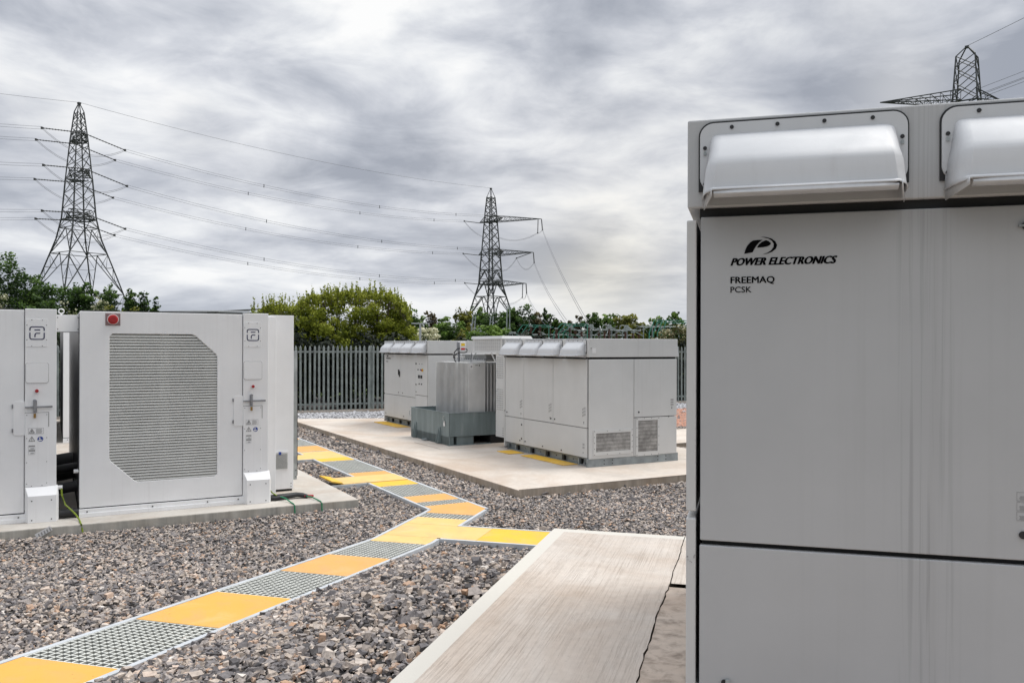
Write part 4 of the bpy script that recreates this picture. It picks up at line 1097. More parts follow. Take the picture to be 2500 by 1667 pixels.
def leaves(clumps,n,size,seed,mat,up=0):
    """clumps: (x,y,z,rx,rz,tone)"""
    r=np.random.default_rng(seed); C=np.array(clumps,float)
    w=(C[:,3]*C[:,4])*np.where(C[:,5]<.13,.45,1.0); w/=w.sum(); idx=r.choice(len(C),n,p=w)
    d=r.normal(0,1,(n,3)); d/=np.linalg.norm(d,axis=1)[:,None]
    rad=r.uniform(.35,1.06,n)**.55
    p=C[idx,:3]+d*rad[:,None]*np.stack([C[idx,3],C[idx,3],C[idx,4]],1)
    nrm=d+r.normal(0,.6,(n,3)); nrm/=np.linalg.norm(nrm,axis=1)[:,None]
    t=np.cross(nrm,r.normal(0,1,(n,3))); t/=np.linalg.norm(t,axis=1)[:,None]; b=np.cross(nrm,t)
    s=size*r.uniform(.6,1.3,n)
    q=np.stack([p-t*s[:,None],p-b*s[:,None]*.55,p+t*s[:,None],p+b*s[:,None]*.55],1).reshape(-1,3)
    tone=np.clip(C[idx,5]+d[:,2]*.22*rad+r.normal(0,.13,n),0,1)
    me=bpy.data.meshes.new('crown'); me.vertices.add(4*n); me.vertices.foreach_set('co',q.astype(np.float32).ravel())
    me.loops.add(4*n); me.loops.foreach_set('vertex_index',np.arange(4*n,dtype=np.int32))
    me.polygons.add(n); me.polygons.foreach_set('loop_start',np.arange(0,4*n,4,dtype=np.int32)); me.update(calc_edges=True)
    at=me.attributes.new('tone','FLOAT','POINT'); at.data.foreach_set('value',np.repeat(tone,4).astype(np.float32))
    me.materials.append(mat); return me
def crown_clumps(seed,w,h,z0,n=70,shape=1.0):
    r=random.Random(seed); out=[]
    lobes=[(r.uniform(-.32,.32)*w,r.uniform(-.3,.3)*w,z0+h*r.uniform(.35,.72),w*r.uniform(.24,.34),h*r.uniform(.22,.34)) for _ in range(6)]
    lobes+=[(0,0,z0+h*.45,w*.36,h*.40)]
    for i in range(n):
        l=r.choice(lobes); 
        th=r.uniform(0,2*math.pi); ph=math.acos(r.uniform(-.55,1))
        k=r.uniform(.75,1.0)
        c=(l[0]+l[3]*k*math.sin(ph)*math.cos(th),l[1]+l[3]*k*math.sin(ph)*math.sin(th),l[2]+l[4]*k*math.cos(ph))
        s=r.uniform(.06,.13)*w
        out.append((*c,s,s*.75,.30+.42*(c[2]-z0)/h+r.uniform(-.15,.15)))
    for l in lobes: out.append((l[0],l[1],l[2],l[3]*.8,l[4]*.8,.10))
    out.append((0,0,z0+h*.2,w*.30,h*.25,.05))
    return out
def trunk_mesh(seed,w,h,z0):
    r=random.Random(seed); m=MB()
    m.bar((0,0,-.2),(0,0,z0+h*.3),.05*w,MTRUNK,7,.03*w)
    for k in range(6):
        a=r.uniform(0,2*math.pi); e=(w*.3*math.cos(a),w*.3*math.sin(a),z0+h*r.uniform(.45,.75))
        m.bar((0,0,z0*.7+h*.05*k),e,.022*w,MTRUNK,5,.006*w)
    return m
PROTO={}
def tree(px,D,ytop,wpx,mat,label,cat='tree',name='tree',seed=0,n=3500,group=None,leaf=None,zbase=0.,sh=1):
    """px, ytop, wpx: bearing, height and width of the crown as surveyed from the stand; converted to metres at range D"""
    X=(px-1250)/2035*D; ht=2+(846-ytop)/2035*D; w=wpx/2035*D
    z0=.0 if sh else ht*.12
    root=thing(name,(X,D,-.08),random.Random(seed).uniform(0,6.28),label,cat,group)
    if leaf is None: leaf=max(.05,D*.0016)
    key=(seed,round(w,2),round(ht,2),mat.name)
    h=ht-z0
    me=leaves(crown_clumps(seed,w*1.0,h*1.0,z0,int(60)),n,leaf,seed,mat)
    # fit crown to the surveyed height and width
    co=np.empty(len(me.vertices)*3,np.float32); me.vertices.foreach_get('co',co); co=co.reshape(-1,3)
    co[:,2]*=ht/np.percentile(co[:,2],99.7); k=w/ (np.percentile(co[:,0],99)-np.percentile(co[:,0],1)); co[:,:2]*=k
    me.vertices.foreach_set('co',co.ravel()); me.update()
    c=bpy.data.objects.new('crown',me); COL.objects.link(c); c.parent=root; c.location=(0,0,0)
    t=trunk_mesh(seed,w,h,z0).build('trunk',root); t.matrix_world=root.matrix_world if False else Matrix.Translation((X,D,-.08))@Matrix.Rotation(root.rotation_euler.z,4,'Z')
    return root
TG='trees standing beyond the fence'
tree(28,62,630,150,ML_dark,'tall leafy tree at the far left edge, higher than its neighbours',seed=11,n=9000,group=TG,leaf=.11)
tree(88,66,672,90,ML_dark,'dark tree beside the tall one at the left edge',seed=12,n=5000,group=TG,leaf=.11)
tree(118,95,722,60,ML_dark,'low dark tree at the left foot of the left pylon',seed=17,n=3000,group=TG)
tree(165,118,700,80,ML_dark,'dark tree behind the left legs of the left pylon',seed=13,n=4000,group=TG)
tree(215,118,694,80,ML_dark,'rounded dark tree behind the centre of the left pylon',seed=14,n=4000,group=TG)
tree(268,115,700,70,ML_dark,'dark tree behind the right leg of the left pylon',seed=15,n=4000,group=TG)
tree(312,112,708,42,ML_dark,'small dark tree just right of the left pylon',seed=16,n=2500,group=TG)
tree(345,112,716,44,ML_dark,'low round tree second right of the left pylon',seed=18,n=2500,group=TG)
tree(376,112,726,24,ML_dark,'smallest round tree at the right end of the left tree group',seed=19,n=1500,group=TG)
tree(4,45,702,44,ML_blos,'white flowering hawthorn at the far left edge','shrub','hawthorn_shrub',seed=21,n=2500,leaf=.07)
tree(168,48,736,44,ML_blos,'white flowering hawthorn left of the bridging duct top','shrub','hawthorn_shrub',seed=22,n=2500,leaf=.07)
tree(232,50,727,38,ML_blos,'white flowering hawthorn above the red alarm beacon','shrub','hawthorn_shrub',seed=23,n=2200,leaf=.07)
tree(80,55,735,120,ML_dark,'low green bush above the leftmost battery cabinet','shrub','bush',seed=24,n=4000,leaf=.09)
tree(290,52,748,120,ML_yel,'low yellowish bush just above the complete battery cabinet','shrub','bush',seed=25,n=2500,leaf=.08)
tree(985,90,757,80,ML_dark,'dark tree peeping out right of the big olive bush',seed=31,n=3500,group=TG)
tree(1022,112,756,52,ML_mid,'green tree behind the T-shaped mast',seed=30,n=3000,group=TG)
tree(1056,118,762,50,ML_red,'reddish brown tree just right of the mast',seed=32,n=3000,group=TG)
tree(1082,104,778,46,ML_dark,'low dark tree above the white flowering hawthorn by the mast',seed=33,n=2500,group=TG)
tree(1108,92,775,84,ML_mid,'low rounded green tree left of the middle pylon',seed=34,n=4000,group=TG)
tree(1134,124,754,52,ML_yel,'yellowish tree touching the left leg of the middle pylon',seed=35,n=3500,group=TG)
tree(1172,128,748,72,ML_mid,'thin airy tree seen through the middle pylon',seed=36,n=2600,group=TG)
tree(1182,84,792,90,ML_mid,'low green bush inside the base of the middle pylon',seed=46,n=3000,group=TG)
tree(1246,122,746,104,ML_dark,'broad dark green tree just right of the middle pylon legs',seed=37,n=6500,group=TG)
tree(1312,126,763,52,ML_red,'brownish tree second right of the middle pylon',seed=38,n=3500,group=TG)
tree(1358,126,767,56,ML_dark,'dark green tree left of the cable landing',seed=39,n=3500,group=TG)
tree(1405,128,771,44,ML_red,'small brown tree between two green trees above the green frames',seed=40,n=2600,group=TG)
tree(1450,124,764,62,ML_dark,'dark green tree above the second green frame',seed=41,n=3500,group=TG)
tree(1496,128,766,50,ML_mid,'airy light green tree above the insulator field',seed=42,n=2200,group=TG)
tree(1542,118,766,64,ML_yel,'yellow green tree left of the farthest green frame',seed=43,n=4000,group=TG)
tree(1592,122,772,64,ML_mid,'green tree behind the farthest green frame',seed=44,n=3500,group=TG)
tree(1650,118,764,80,ML_mid,'green tree touching the near inverter cabinet edge',seed=45,n=4000,group=TG)
tree(1068,34,797,84,ML_blos,'bushy white flowering hawthorn beside the T-shaped mast','shrub','hawthorn_shrub',seed=51,n=9000,leaf=.045)
tree(1118,40,803,42,ML_yel,'small yellow green bush right of the hawthorn by the mast','shrub','bush',seed=52,n=3500,leaf=.06)
tree(1612,33,792,150,ML_blos2,'hawthorn with fading blossom in front of the near inverter cabinet edge','shrub','hawthorn_shrub',seed=53,n=14000,leaf=.045)
# conifer
def conifer(px,D,ytop,wpx,label):
    X=(px-1250)/2035*D; ht=2+(846-ytop)/2035*D; w=wpx/2035*D
    root=thing('conifer_tree',(X,D,-.08),0,label,'tree',TG)
    cl=[(0.12*w*math.sin(k*2.4),.12*w*math.cos(k*2.4),ht*(.45+.55*k/12)-.1,w*.5*(1-k/13)+.1,ht*.045,.35) for k in range(13)]
    me=leaves(cl,1500,.16,3,ML_dark); c=bpy.data.objects.new('crown',me); COL.objects.link(c); c.parent=root
    m=MB(); m.bar((0,0,0),(0,0,ht*.95),.3,MTRUNK,6,.05); m.build('trunk',root,Matrix.Translation((X,D,-.08)))
conifer(1330,124,753,20,'pointed dark conifer rising between the brown and green trees')
# distant woodland mass
cl=[]; rr=random.Random(9)
for i in range(150):
    x=-130+i*1.75+rr.uniform(-1,1); y=150+rr.uniform(-4,8)
    h=5.0+2.2*noise.noise(Vector((x*.05,0,3)))+rr.uniform(-.4,.5)
    if 380<1250+2035*x/y<700: h=3.2
    cl.append((x,y,h*.5,3.2,h*.5,.12+rr.uniform(0,.2)))
me=leaves(cl,42000,.28,77,ML_dark); o=bpy.data.objects.new('distant_woodland',me); COL.objects.link(o); tag(o,'far dark belt of trees filling the skyline behind the compound','woodland',kind='stuff')
# dark undergrowth behind the fence
cl=[]
for i in range(120):
    s=-9+i*.2; p=FO+FD*s+FN*rr.uniform(.9,2.2)
    cl.append((p.x,p.y,rr.uniform(.2,2.0),.55,.6,.0+rr.uniform(0,.04)))
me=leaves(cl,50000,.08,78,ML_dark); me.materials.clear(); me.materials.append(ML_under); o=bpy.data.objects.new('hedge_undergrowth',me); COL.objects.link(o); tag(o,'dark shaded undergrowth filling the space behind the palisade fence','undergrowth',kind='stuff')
# the big olive bush: many stems, leafy shoots breaking the outline
def bigbush():
    outline=[(622,800),(636,756),(655,737),(690,733),(720,740),(745,728),(775,711),(830,704),(880,704),(935,706),(965,713),(985,728),(1003,755),(1018,795)]
    D=31.5; r=random.Random(4)
    def top(px):
        for (x0,y0),(x1,y1) in zip(outline,outline[1:]):
            if x0<=px<=x1: return y0+(y1-y0)*(px-x0)/(x1-x0)
        return 820
    X=lambda px:(px-1250)/2035*D
    cx=X(815); root=thing('willow_bush',(cx,D,-.08),0,'large round olive-green bush rising above the fence','bush')
    cl=[]
    for i in range(520):
        px=r.uniform(618,1014); zt=2+(846-top(px)-4)/2035*D; 
        q=r.random()**.75; z=max(.5,zt*q)
        edge=1-abs((px-815)/205)**2.2; yy=-r.uniform(.1,1)*2.0*math.sqrt(max(.02,1-q**3))*max(.2,edge)
        s=r.uniform(.14,.32)
        if z+s*.7>zt: z=zt-s*.7
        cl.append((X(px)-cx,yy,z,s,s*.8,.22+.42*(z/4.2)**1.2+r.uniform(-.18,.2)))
    for i in range(70):
        px=r.uniform(640,1000); zt=2+(846-top(px))/2035*D
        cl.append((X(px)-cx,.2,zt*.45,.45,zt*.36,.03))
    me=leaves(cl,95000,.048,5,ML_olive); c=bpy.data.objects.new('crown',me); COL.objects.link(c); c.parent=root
    sh=[]
    m=MB()
    for i in range(230):
        px=r.uniform(622,1010); zt=2+(846-top(px))/2035*D; x=X(px)-cx; y=r.uniform(-1.3,.3); l=r.uniform(.15,.62); lean=r.uniform(-.16,.16)
        for k in range(9):
            t=k/8; sh.append((x+lean*t*l*2+r.uniform(-.02,.02),y,zt-.35+t*l+.05,.05*(1.3-t),.06,.55+r.uniform(-.2,.25)))
        m.bar((x,y,zt-.6),(x+lean*l*2,y,zt-.33+l),.010,MTRUNK,3,.004)
    m.build('twig',root,Matrix.Translation((cx,D,-.08)))
    me=leaves(sh,9000,.042,6,ML_olive); c=bpy.data.objects.new('shoot',me); COL.objects.link(c); c.parent=root
    m=MB()
    for i in range(26):
        px=r.uniform(660,980); zt=2+(846-top(px))/2035*D; x=X(px)-cx; y=r.uniform(-.9,.4)
        m.tube([(x*.55,y*.4,-.1),(x*.8,y*.8,zt*.35),(x*.96,y,zt*.65),(x,y,zt*.9)],.028,MTRUNK,5)
    m.build('stem',root,Matrix.Translation((cx,D,-.08)))
bigbush()

# ------------------------------------------------------------------ pylons
def lattice(m,prof,ang,leg=.22,br=.11,mat=MPYL,kx=3):
    """prof: (z, half side) list from ground up; returns corner function"""
    def hw(z):
        for (z0,w0),(z1,w1) in zip(prof,prof[1:]):
            if z0<=z<=z1: return w0+(w1-w0)*(z-z0)/(z1-z0)
        return prof[-1][1]
    def c(i,z):
        w=hw(z); sx,sy=((1,1),(-1,1),(-1,-1),(1,-1))[i%4]; return Vector((sx*w,sy*w,z))
    zs=[p[0] for p in prof]
    for i in range(4):
        for z0,z1 in zip(zs,zs[1:]): m.bar(c(i,z0),c(i,z1),leg if z0<25 else leg*.8,mat,4)
    z=0
    lv=[]
    while z<zs[-1]-.5:
        lv.append(z); h=max(1.25,hw(z)*(1.45 if z>20 else 1.35)); z+=h
    lv.append(zs[-1])
    for z0,z1 in zip(lv,lv[1:]):
        for i in range(4):
            a0,a1,b0,b1=c(i,z0),c(i,z1),c(i+1,z0),c(i+1,z1)
            if z0<21 :   # big K panels with secondary members
                mid=(a1+b1)/2; m.bar(a0,mid,br*1.35,mat); m.bar(b0,mid,br*1.35,mat); m.bar(a1,b1,br*1.2,mat)
                for t in (.33,.66):
                    p=a0.lerp(mid,t); q=a0.lerp(a1,t); m.bar(p,q,br*.6,mat); q2=a0.lerp(a1,min(1,t+.33)); m.bar(p,q2,br*.6,mat)
                    p=b0.lerp(mid,t); q=b0.lerp(b1,t); m.bar(p,q,br*.6,mat); q2=b0.lerp(b1,min(1,t+.33)); m.bar(p,q2,br*.6,mat)
            else:
                m.bar(a0,b1,br,mat,3); m.bar(b0,a1,br,mat,3)
    return hw,c
def arm(m,hw,z,drop,d,length,br=.10,wid=None,rise=1.6):
    """triangular lattice arm along unit d from the tower at height z"""
    d=d.normalized(); s=Vector((-d.y,d.x,0)); w=hw(z)*1.1; tip=d*length+Z*(z+drop)
    roots=[d*w*.9+s*w+Z*z, d*w*.9-s*w+Z*z]; tops=[d*w*.8+s*w*.8+Z*(z+rise), d*w*.8-s*w*.8+Z*(z+rise)]
    for r_ in roots+tops: m.bar(r_,tip,br*1.5,MPYL,4)
    n=max(3,int(length/1.5))
    for k in range(n):
        t0,t1=k/n,(k+1)/n
        a,b=roots[0].lerp(tip,t0),roots[1].lerp(tip,t0); c2,d2=tops[0].lerp(tip,t0),tops[1].lerp(tip,t0)
        a1,b1=roots[0].lerp(tip,t1),roots[1].lerp(tip,t1); c1,d1=tops[0].lerp(tip,t1),tops[1].lerp(tip,t1)
        for p,q in ((a,b),(a,b1),(b,a1),(a,c2),(a,c1),(b,d2),(b,d1)): m.bar(p,q,br*.8,MPYL,3)
    for p,q in ((roots[0],roots[1]),(tops[0],tops[1])): m.bar(p,q,br*1.6,MPYL,4)
    return tip
LEG,BRC=.23,.115
def pylon(x,y,rz,prof,arms,label,apex,armlabels=None):
    root=thing('lattice_pylon',(x,y,0),rz,label,'pylon','steel lattice pylons')
    I=Matrix.Translation((x,y,0))@Matrix.Rotation(rz,4,'Z')
    m=MB(); hw,c=lattice(m,prof,0,LEG,BRC)
    zt=prof[-1][0]
    for i in range(4): m.bar(c(i,zt),(0,0,apex),.16,MPYL)
    m.box((-.25,-.25,apex-.3),(.25,.25,apex),MPYL)
    for z in (arms[0][0],arms[-1][0]):
        for i in range(4): m.bar(c(i,z),c(i+1,z),.2,MPYL); m.bar(c(i,z),c(i+2,z),.12,MPYL)
    m.build('tower_body',root,I)
    tips=[]
    for (z,ang,length,drop) in arms:
        q=MB(); d=Vector((math.cos(ang-rz),math.sin(ang-rz),0)); t=arm(q,hw,z,drop,d,length); q.build('cross_arm',root,I)
        tips.append(I@t)
    return root,tips,I
wires=[]
def insul(root,I,p,q,r=.12):
    m=MB(); p=Vector(p);q=Vector(q); m.bar(p,q,.13,MINS,6)
    n=14
    for k in range(n):
        a=p.lerp(q,(k+.5)/n); d=(q-p).normalized()*.06; m.cyl(a-d,a+d,r,MINS,8)
    m.box(tuple(q-Vector((.16,.16,.16))),tuple(q+Vector((.16,.16,.16))),MINS)
    inv=I.inverted(); m.v=[tuple(inv@Vector(v)) for v in m.v]
    return m.build('insulator_string',root,I)
def wire(p,q,sag,label,cat='power line',group=None,r=.024,gap=.42,n=40,twin=True,spacers=True):
    p=Vector(p);q=Vector(q); m=MB()
    def pt(t,o): return p.lerp(q,t)-Z*(4*sag*t*(1-t))+o
    for off in ((Z*gap/2,-Z*gap/2) if twin else (Z*0,)):
        m.tube([pt(i/n,off) for i in range(n+1)],r,MWIRE,4)
    if twin and spacers:
        for t in (.3,.62,.88): m.bar(pt(t,Z*gap*.8),pt(t,-Z*gap*.8),.14,MWIRE,5)
    tag(m.build('power_line'),label,cat,group)
def jumper(p,q,sag,root,I):
    m=MB(); n=16
    for o in (-.12,.12): m.tube([p.lerp(q,i/n)-Z*(4*sag*(i/n)*(1-i/n))+Z*o for i in range(n+1)],.028,MWIRE,4)
    inv=I.inverted(); m.v=[tuple(inv@Vector(v)) for v in m.v]; m.build('jumper_wire',root,I)
P1=Vector((-78.0,150,0)); P2=Vector((-5.9,229,0)); P3=Vector((65.4,120,0))
LD=(P2-P1).normalized(); lang=math.atan2(LD.y,LD.x)
k=1/1.32
prof1=[(0,11.0*k),(14.4,5.95*k),(21.2,3.5*k),(24.9,2.7*k),(32,2.1*k),(39,1.40*k),(44.0,.75*k)]
aang=math.atan2(-.82,.57)
arms1=[(24.6,aang,5.4,.5),(24.6,aang+math.pi,5.4,.5),(32.0,aang,7.2,.5),(32.0,aang+math.pi,7.2,.5),(38.7,aang,4.9,.5),(38.7,aang+math.pi,4.9,.5)]
r1,t1,I1=pylon(P1.x,P1.y,lang+R(8),prof1,arms1,'left pylon, whole and tapering, behind the complete battery cabinet',45.7)
prof2=[(0,9.4*k),(5.7,7.1*k),(12,5.2*k),(19,3.1*k),(27.4,2.4*k),(38.7,1.5*k),(43,1.05*k)]
small=[(19.0,aang,5.4,.4),(19.0,aang+math.pi,5.4,.4),(27.2,aang,6.2,.4),(27.2,aang+math.pi,6.2,.4),(36.2,aang,5.8,.4),(36.2,aang+math.pi,5.8,.4)]
aR=R(-12)
big=[(18.6,aR,9.9,.6),(27.0,aR,11.9,.6),(36.2,aR,14.1,.4)]
LEG,BRC=.34,.165
r2,t2,I2=pylon(P2.x,P2.y,lang+R(8),prof2,small+big,'distant middle pylon with three long arms reaching right',45.5)
LEG,BRC=.24,.12
prof3=[(0,7.0),(19,2.5),(27.4,2.0),(36.5,1.65),(43.8,1.22)]
big3=[(37.2,R(174),12.0,.4),(37.2,R(-40),4.5,-.6),(27,R(174),12,.4)]
r3,t3,I3=pylon(P3.x,P3.y,R(52),prof3,big3,'right pylon whose head rises above the near inverter cabinet',45.4)
names=['lowest','lowest','middle','middle','upper','upper']
OUT=Vector((-150,78,0))-P1; OD=OUT.normalized()
wl=['lower pair of conductors on the near side between left and middle pylons','lower pair of conductors on the far side between left and middle pylons',
    'middle pair of conductors on the near side between left and middle pylons','middle pair of conductors on the far side between left and middle pylons',
    'upper pair of conductors on the near side between left and middle pylons','upper pair of conductors on the far side between left and middle pylons']
wl2=['lower conductor pair leaving the left pylon toward the left edge, near side','lower conductor pair leaving the left pylon toward the left edge, far side',
     'middle conductor pair leaving the left pylon toward the left edge, near side','middle conductor pair leaving the left pylon toward the left edge, far side',
     'upper conductor pair leaving the left pylon toward the left edge, near side','upper conductor pair leaving the left pylon toward the left edge, far side']
for i in range(6):
    a,b=t1[i],t2[i]; d=(b-a).normalized()
    e1=a+d*7.2-Z*1.6; e2=b-d*6-Z*.3
    insul(r1,I1,a,e1); insul(r2,I2,b,e2)
    wire(e1,e2,2.6,wl[i],group='conductors between the pylons')
    far=a+OUT; e0=a+OD*6.5-Z*.35; insul(r1,I1,a,e0)
    wire(e0,far,3.0,wl2[i],group='conductors leaving to the left',spacers=False)
    jumper(e0,e1,2.6,r1,I1)
    root_=P2+Z*(b.z-3.4); jumper(e2,b+ (P2+Z*b.z-b)*.7-Z*4.5,1.0,r2,I2)
wire(P1+Z*45.7,P2+Z*45.5,2.0,'single thin earth wire joining the tips of left and middle pylons',r=.028,twin=False)
wire(P1+Z*45.7,P1+OUT+Z*45.7,2.6,'single thin earth wire running from the left pylon tip off the left edge',r=.026,twin=False)
# downleads from the long arms
lands=[Vector((4.3,100,4.6)),Vector((6.6,101,5.0)),Vector((8.9,99,4.9))]
lb=['downlead from the lowest long arm to the substation','downlead from the middle long arm to the substation','downlead from the upper long arm to the substation']
for j,(t,ld) in enumerate(zip(t2[6:],lands)):
    d=(ld-t).normalized(); e=t+d*7-Z*2.2; insul(r2,I2,t,e,.15)
    f=t+Vector((-1.0,0,-3.8)); 
    if j!=1: insul(r2,I2,t-Vector((.9,0,.2)),f,.14)
    else: f=t+Vector((-4.6,0,-1.6)); insul(r2,I2,t-Vector((.6,0,.1)),f,.14)
    jumper(f,e,1.0 if j==0 else (2.4 if j==1 else .3),r2,I2); jumper(f,P2+Vector((2,0,t.z-4.6)),1.4,r2,I2)
    wire(e,ld,.9,lb[j],group='downleads to the substation',spacers=False,gap=.5,r=.032)
# lines leaving pylon 3 to the upper right
wire(P3+Z*45.4,Vector((101,70,62)),1.0,'single thin wire rising from the right pylon tip to the upper right',r=.034,twin=False)
wire(P3+Vector((1.5,-1,38.6)),Vector((101,70,49.5)),.6,'bundle of conductors rising right beside the right pylon head',r=.028,gap=1.0,spacers=False)
wire(P3+Vector((1.5,-1,38.0)),Vector((101,70,48.4)),.6,'lower bundle of conductors rising right beside the right pylon head',r=.028,gap=.6,spacers=False)

# ------------------------------------------------------------------ substation behind the fence
def at(px,D,y=None):
    X=(px-1250)/2035*D
    return Vector((X,D,0 if y is None else 2+(846-y)/2035*D))
def frame(pts_top,label,depth=3.0,D=90):
    """green tubular gantry: (x0,foot),(x1,top)->(x2,top)"""
    (x0,x1,x2,yt)=pts_top
    root_=at((x0+x2)/2,D); root=thing('steel_gantry',root_,0,label,'gantry','green steel gantries of the substation')
    I=Matrix.Translation(root_)
    a=at(x0,D,812)-root_; t=at(x1,D,yt)-root_; b=at(x2,D,yt+1)-root_
    for k in range(4):
        o=Vector((k*.55,k*depth/4,0)); m=MB()
        m.bar(a+o-Z*(a.z),a+o,.12,MGRN); m.bar(a+o,t+o,.12,MGRN); m.build('leg',root,I)
    m=MB()
    for k in (0,3):
        o=Vector((k*.2,k*depth/4,-.05*k)); m.bar(t+o,b+o,.10,MGRN,4)
    m.bar(b,Vector((b.x,b.y,0)),.12,MGRN); m.bar(t+Vector((.4,0,-.9)),b-Z*1.6,.06,MGRN); m.bar(a+Vector((.8,0,0)),b-Z*2.4,.08,MGRN); m.build('crossbeam',root,I)
frame((1262,1276,1340,793),'green gantry at the left of the substation, nearest the middle pylon')
frame((1352,1371,1434,790),'green gantry in the middle of the substation')
frame((1585,1597,1690,781),'tallest green gantry at the right above the blossom bush',D=84)
def post_ins(px,D,yt,hgt,label):
    p=at(px,D,yt); root=thing('post_insulator',(p.x,p.y,0),0,label,'insulator','brown stacked post insulators of the substation')
    I=Matrix.Translation((p.x,p.y,0)); m=MB()
    z=p.z-hgt
    m.bar((0,0,0),(0,0,z),.16,MGALV,4); m.build('support',root,I)
    m=MB(); n=max(4,int(hgt/.14))
    m.cyl((0,0,z),(0,0,p.z),.07,MINSB,8)
    for k in range(n): zz=z+(k+.5)*hgt/n; m.cyl((0,0,zz-.03),(0,0,zz+.03),.15,MINSB,10)
    m.build('insulator_stack',root,I)
    m=MB(); m.box((-.18,-.18,p.z),(.18,.18,p.z+.14),MGALVL); m.build('cap',root,I)
pos=[(1296,797),(1318,796),(1341,798),(1358,803),(1391,800),(1404,806),(1420,808),(1438,799),(1462,803),(1476,806),(1487,802),(1505,808),(1527,809),(1545,812),(1560,808)]
for i,(px,yt) in enumerate(pos):
    words=['leftmost of the stacked insulators, under the first green gantry','second stacked insulator from the left under the first gantry','third stacked insulator from the left under the first gantry','lone stacked insulator between first and second gantries',
           'stacked insulator just right of the second gantry legs','short stacked insulator under the second gantry beam','short stacked insulator right of centre under the second gantry','tall stacked insulator where the downlead lands',
           'stacked insulator below the middle grey switch head','stacked insulator second right of the middle switch head','stacked insulator under the third switch head','low stacked insulator left of the last ring head',
           'low stacked insulator under the last ring head','lowest stacked insulator beside the blossom bush','rightmost visible stacked insulator against the blossom bush']
    post_ins(px,88+ (i%3)*3,yt,1.35,words[i])
def switch_head(px,D,yt,label):
    p=at(px,D,yt); root=thing('disconnector_switch',(p.x,p.y,0),0,label,'switch','grey disconnector switches of the substation'); I=Matrix.Translation((p.x,p.y,0))
    m=MB(); m.bar((0,0,0),(0,0,p.z-.4),.2,MGALV); m.build('support',root,I)
    m=MB(); m.prism([(-.28,-.2,p.z-.5),(.28,-.2,p.z-.5),(.16,-.2,p.z+.1),(-.16,-.2,p.z+.1)],(0,.4,0),MGALVL); m.build('head',root,I)
    m=MB(); m.bar((.1,0,p.z-.2),(1.9,0,p.z-1.15),.10,MGALVL); m.bar((-.1,0,p.z-.2),(-1.7,0,p.z-1.05),.08,MGALVL); m.build('arm',root,I)
    m=MB(); m.tube([(-.5+.32*math.cos(R(t)),-.25,p.z-.25+.32*math.sin(R(t))) for t in range(0,361,30)],.05,MGALVL,5); m.build('ring',root,I,0,True)
for px,yt,l in ((1393,794,'grey switch head under the second gantry'),(1444,793,'grey switch head with ring right of the second gantry'),(1488,794,'grey switch head in the centre of the insulator field'),(1530,795,'rightmost grey switch head with large ring'),
             (1208,803,'grey switch head inside the middle pylon base'),(1243,803,'grey switch head just right of the middle pylon base'),(1170,803,'grey switch head at the left of the middle pylon base')):
    switch_head(px,92,yt,l)
rb=random.Random(12)
for k,(x0,x1,yy,l) in enumerate(((1100,1265,812,'low grey busbar run left of the first gantry'),(1262,1400,817,'grey busbar run below the first gantry'),(1400,1560,806,'upper grey busbar run through the insulator field'),(1385,1545,818,'lower grey busbar run through the insulator field'),(1560,1690,797,'busbar run behind the blossom bush'))):
    m=MB(); a=at(x0,94,yy);b=at(x1,94,yy); root=thing('busbar',(a.x,a.y,0),0,l,'busbar','grey busbar runs of the substation'); I=Matrix.Translation((a.x,a.y,0)); o=Vector((a.x,a.y,0))
    m.cyl(a-o,b-o,.06,MGALVL,6); 
    for j in range(14):
        t=rb.random(); p=a.lerp(b,t)-o; m.bar(p+Vector((0,rb.uniform(-1,1),0)),p+Vector((rb.uniform(-1.0,1.0),0,rb.uniform(-.7,.55))),.05,MGALVL,4)
    m.build('tube',root,I)
    m=MB()
    for j in range(6):
        p=a.lerp(b,(j+.5)/6)-o; m.bar((p.x,p.y,0),(p.x,p.y,p.z),.12,MGALV)
    m.build('support',root,I)
# raking poles beside the middle pylon
for (x0,y0,x1,y1,l) in ((1143,828,1155,772,'leaning pale green pole left in the middle pylon base'),(1188,818,1198,772,'leaning yellow green pole in the middle pylon base'),(1237,818,1238,746,'upright pale double pole right in the middle pylon base')):
    a=at(x0,98,y0);b=at(x1,98,y1); m=MB(); m.bar((a.x-.1,a.y,0),b,.16,MGALVL); m.bar((a.x+.35,a.y,0),b+Vector((.3,0,0)),.16,MGALVL); tag(m.build('support_pole'),l,'pole')
# T-shaped mast behind the far cabinet
p=at(1026,23.6,790); root=thing('camera_mast',(p.x,p.y,0),0,'pale steel T-shaped mast behind the farther inverter cabinet','mast'); I=Matrix.Translation((p.x,p.y,0))
m=MB(); m.cyl((0,0,0),(0,0,p.z),.031,MGALVL,14); m.build('pole',root,I,0,True)
m=MB(); m.box((-.25,-.03,p.z-.015),(.25,.03,p.z+.012),MGALVL); m.build('crossbar',root,I,.003)
m=MB(); m.box((.18,-.05,p.z+.03),(.38,.05,p.z+.075),MBK); m.bar((.22,0,p.z+.01),(.26,0,p.z+.05),.02,MBK); m.build('camera',root,I,.008)
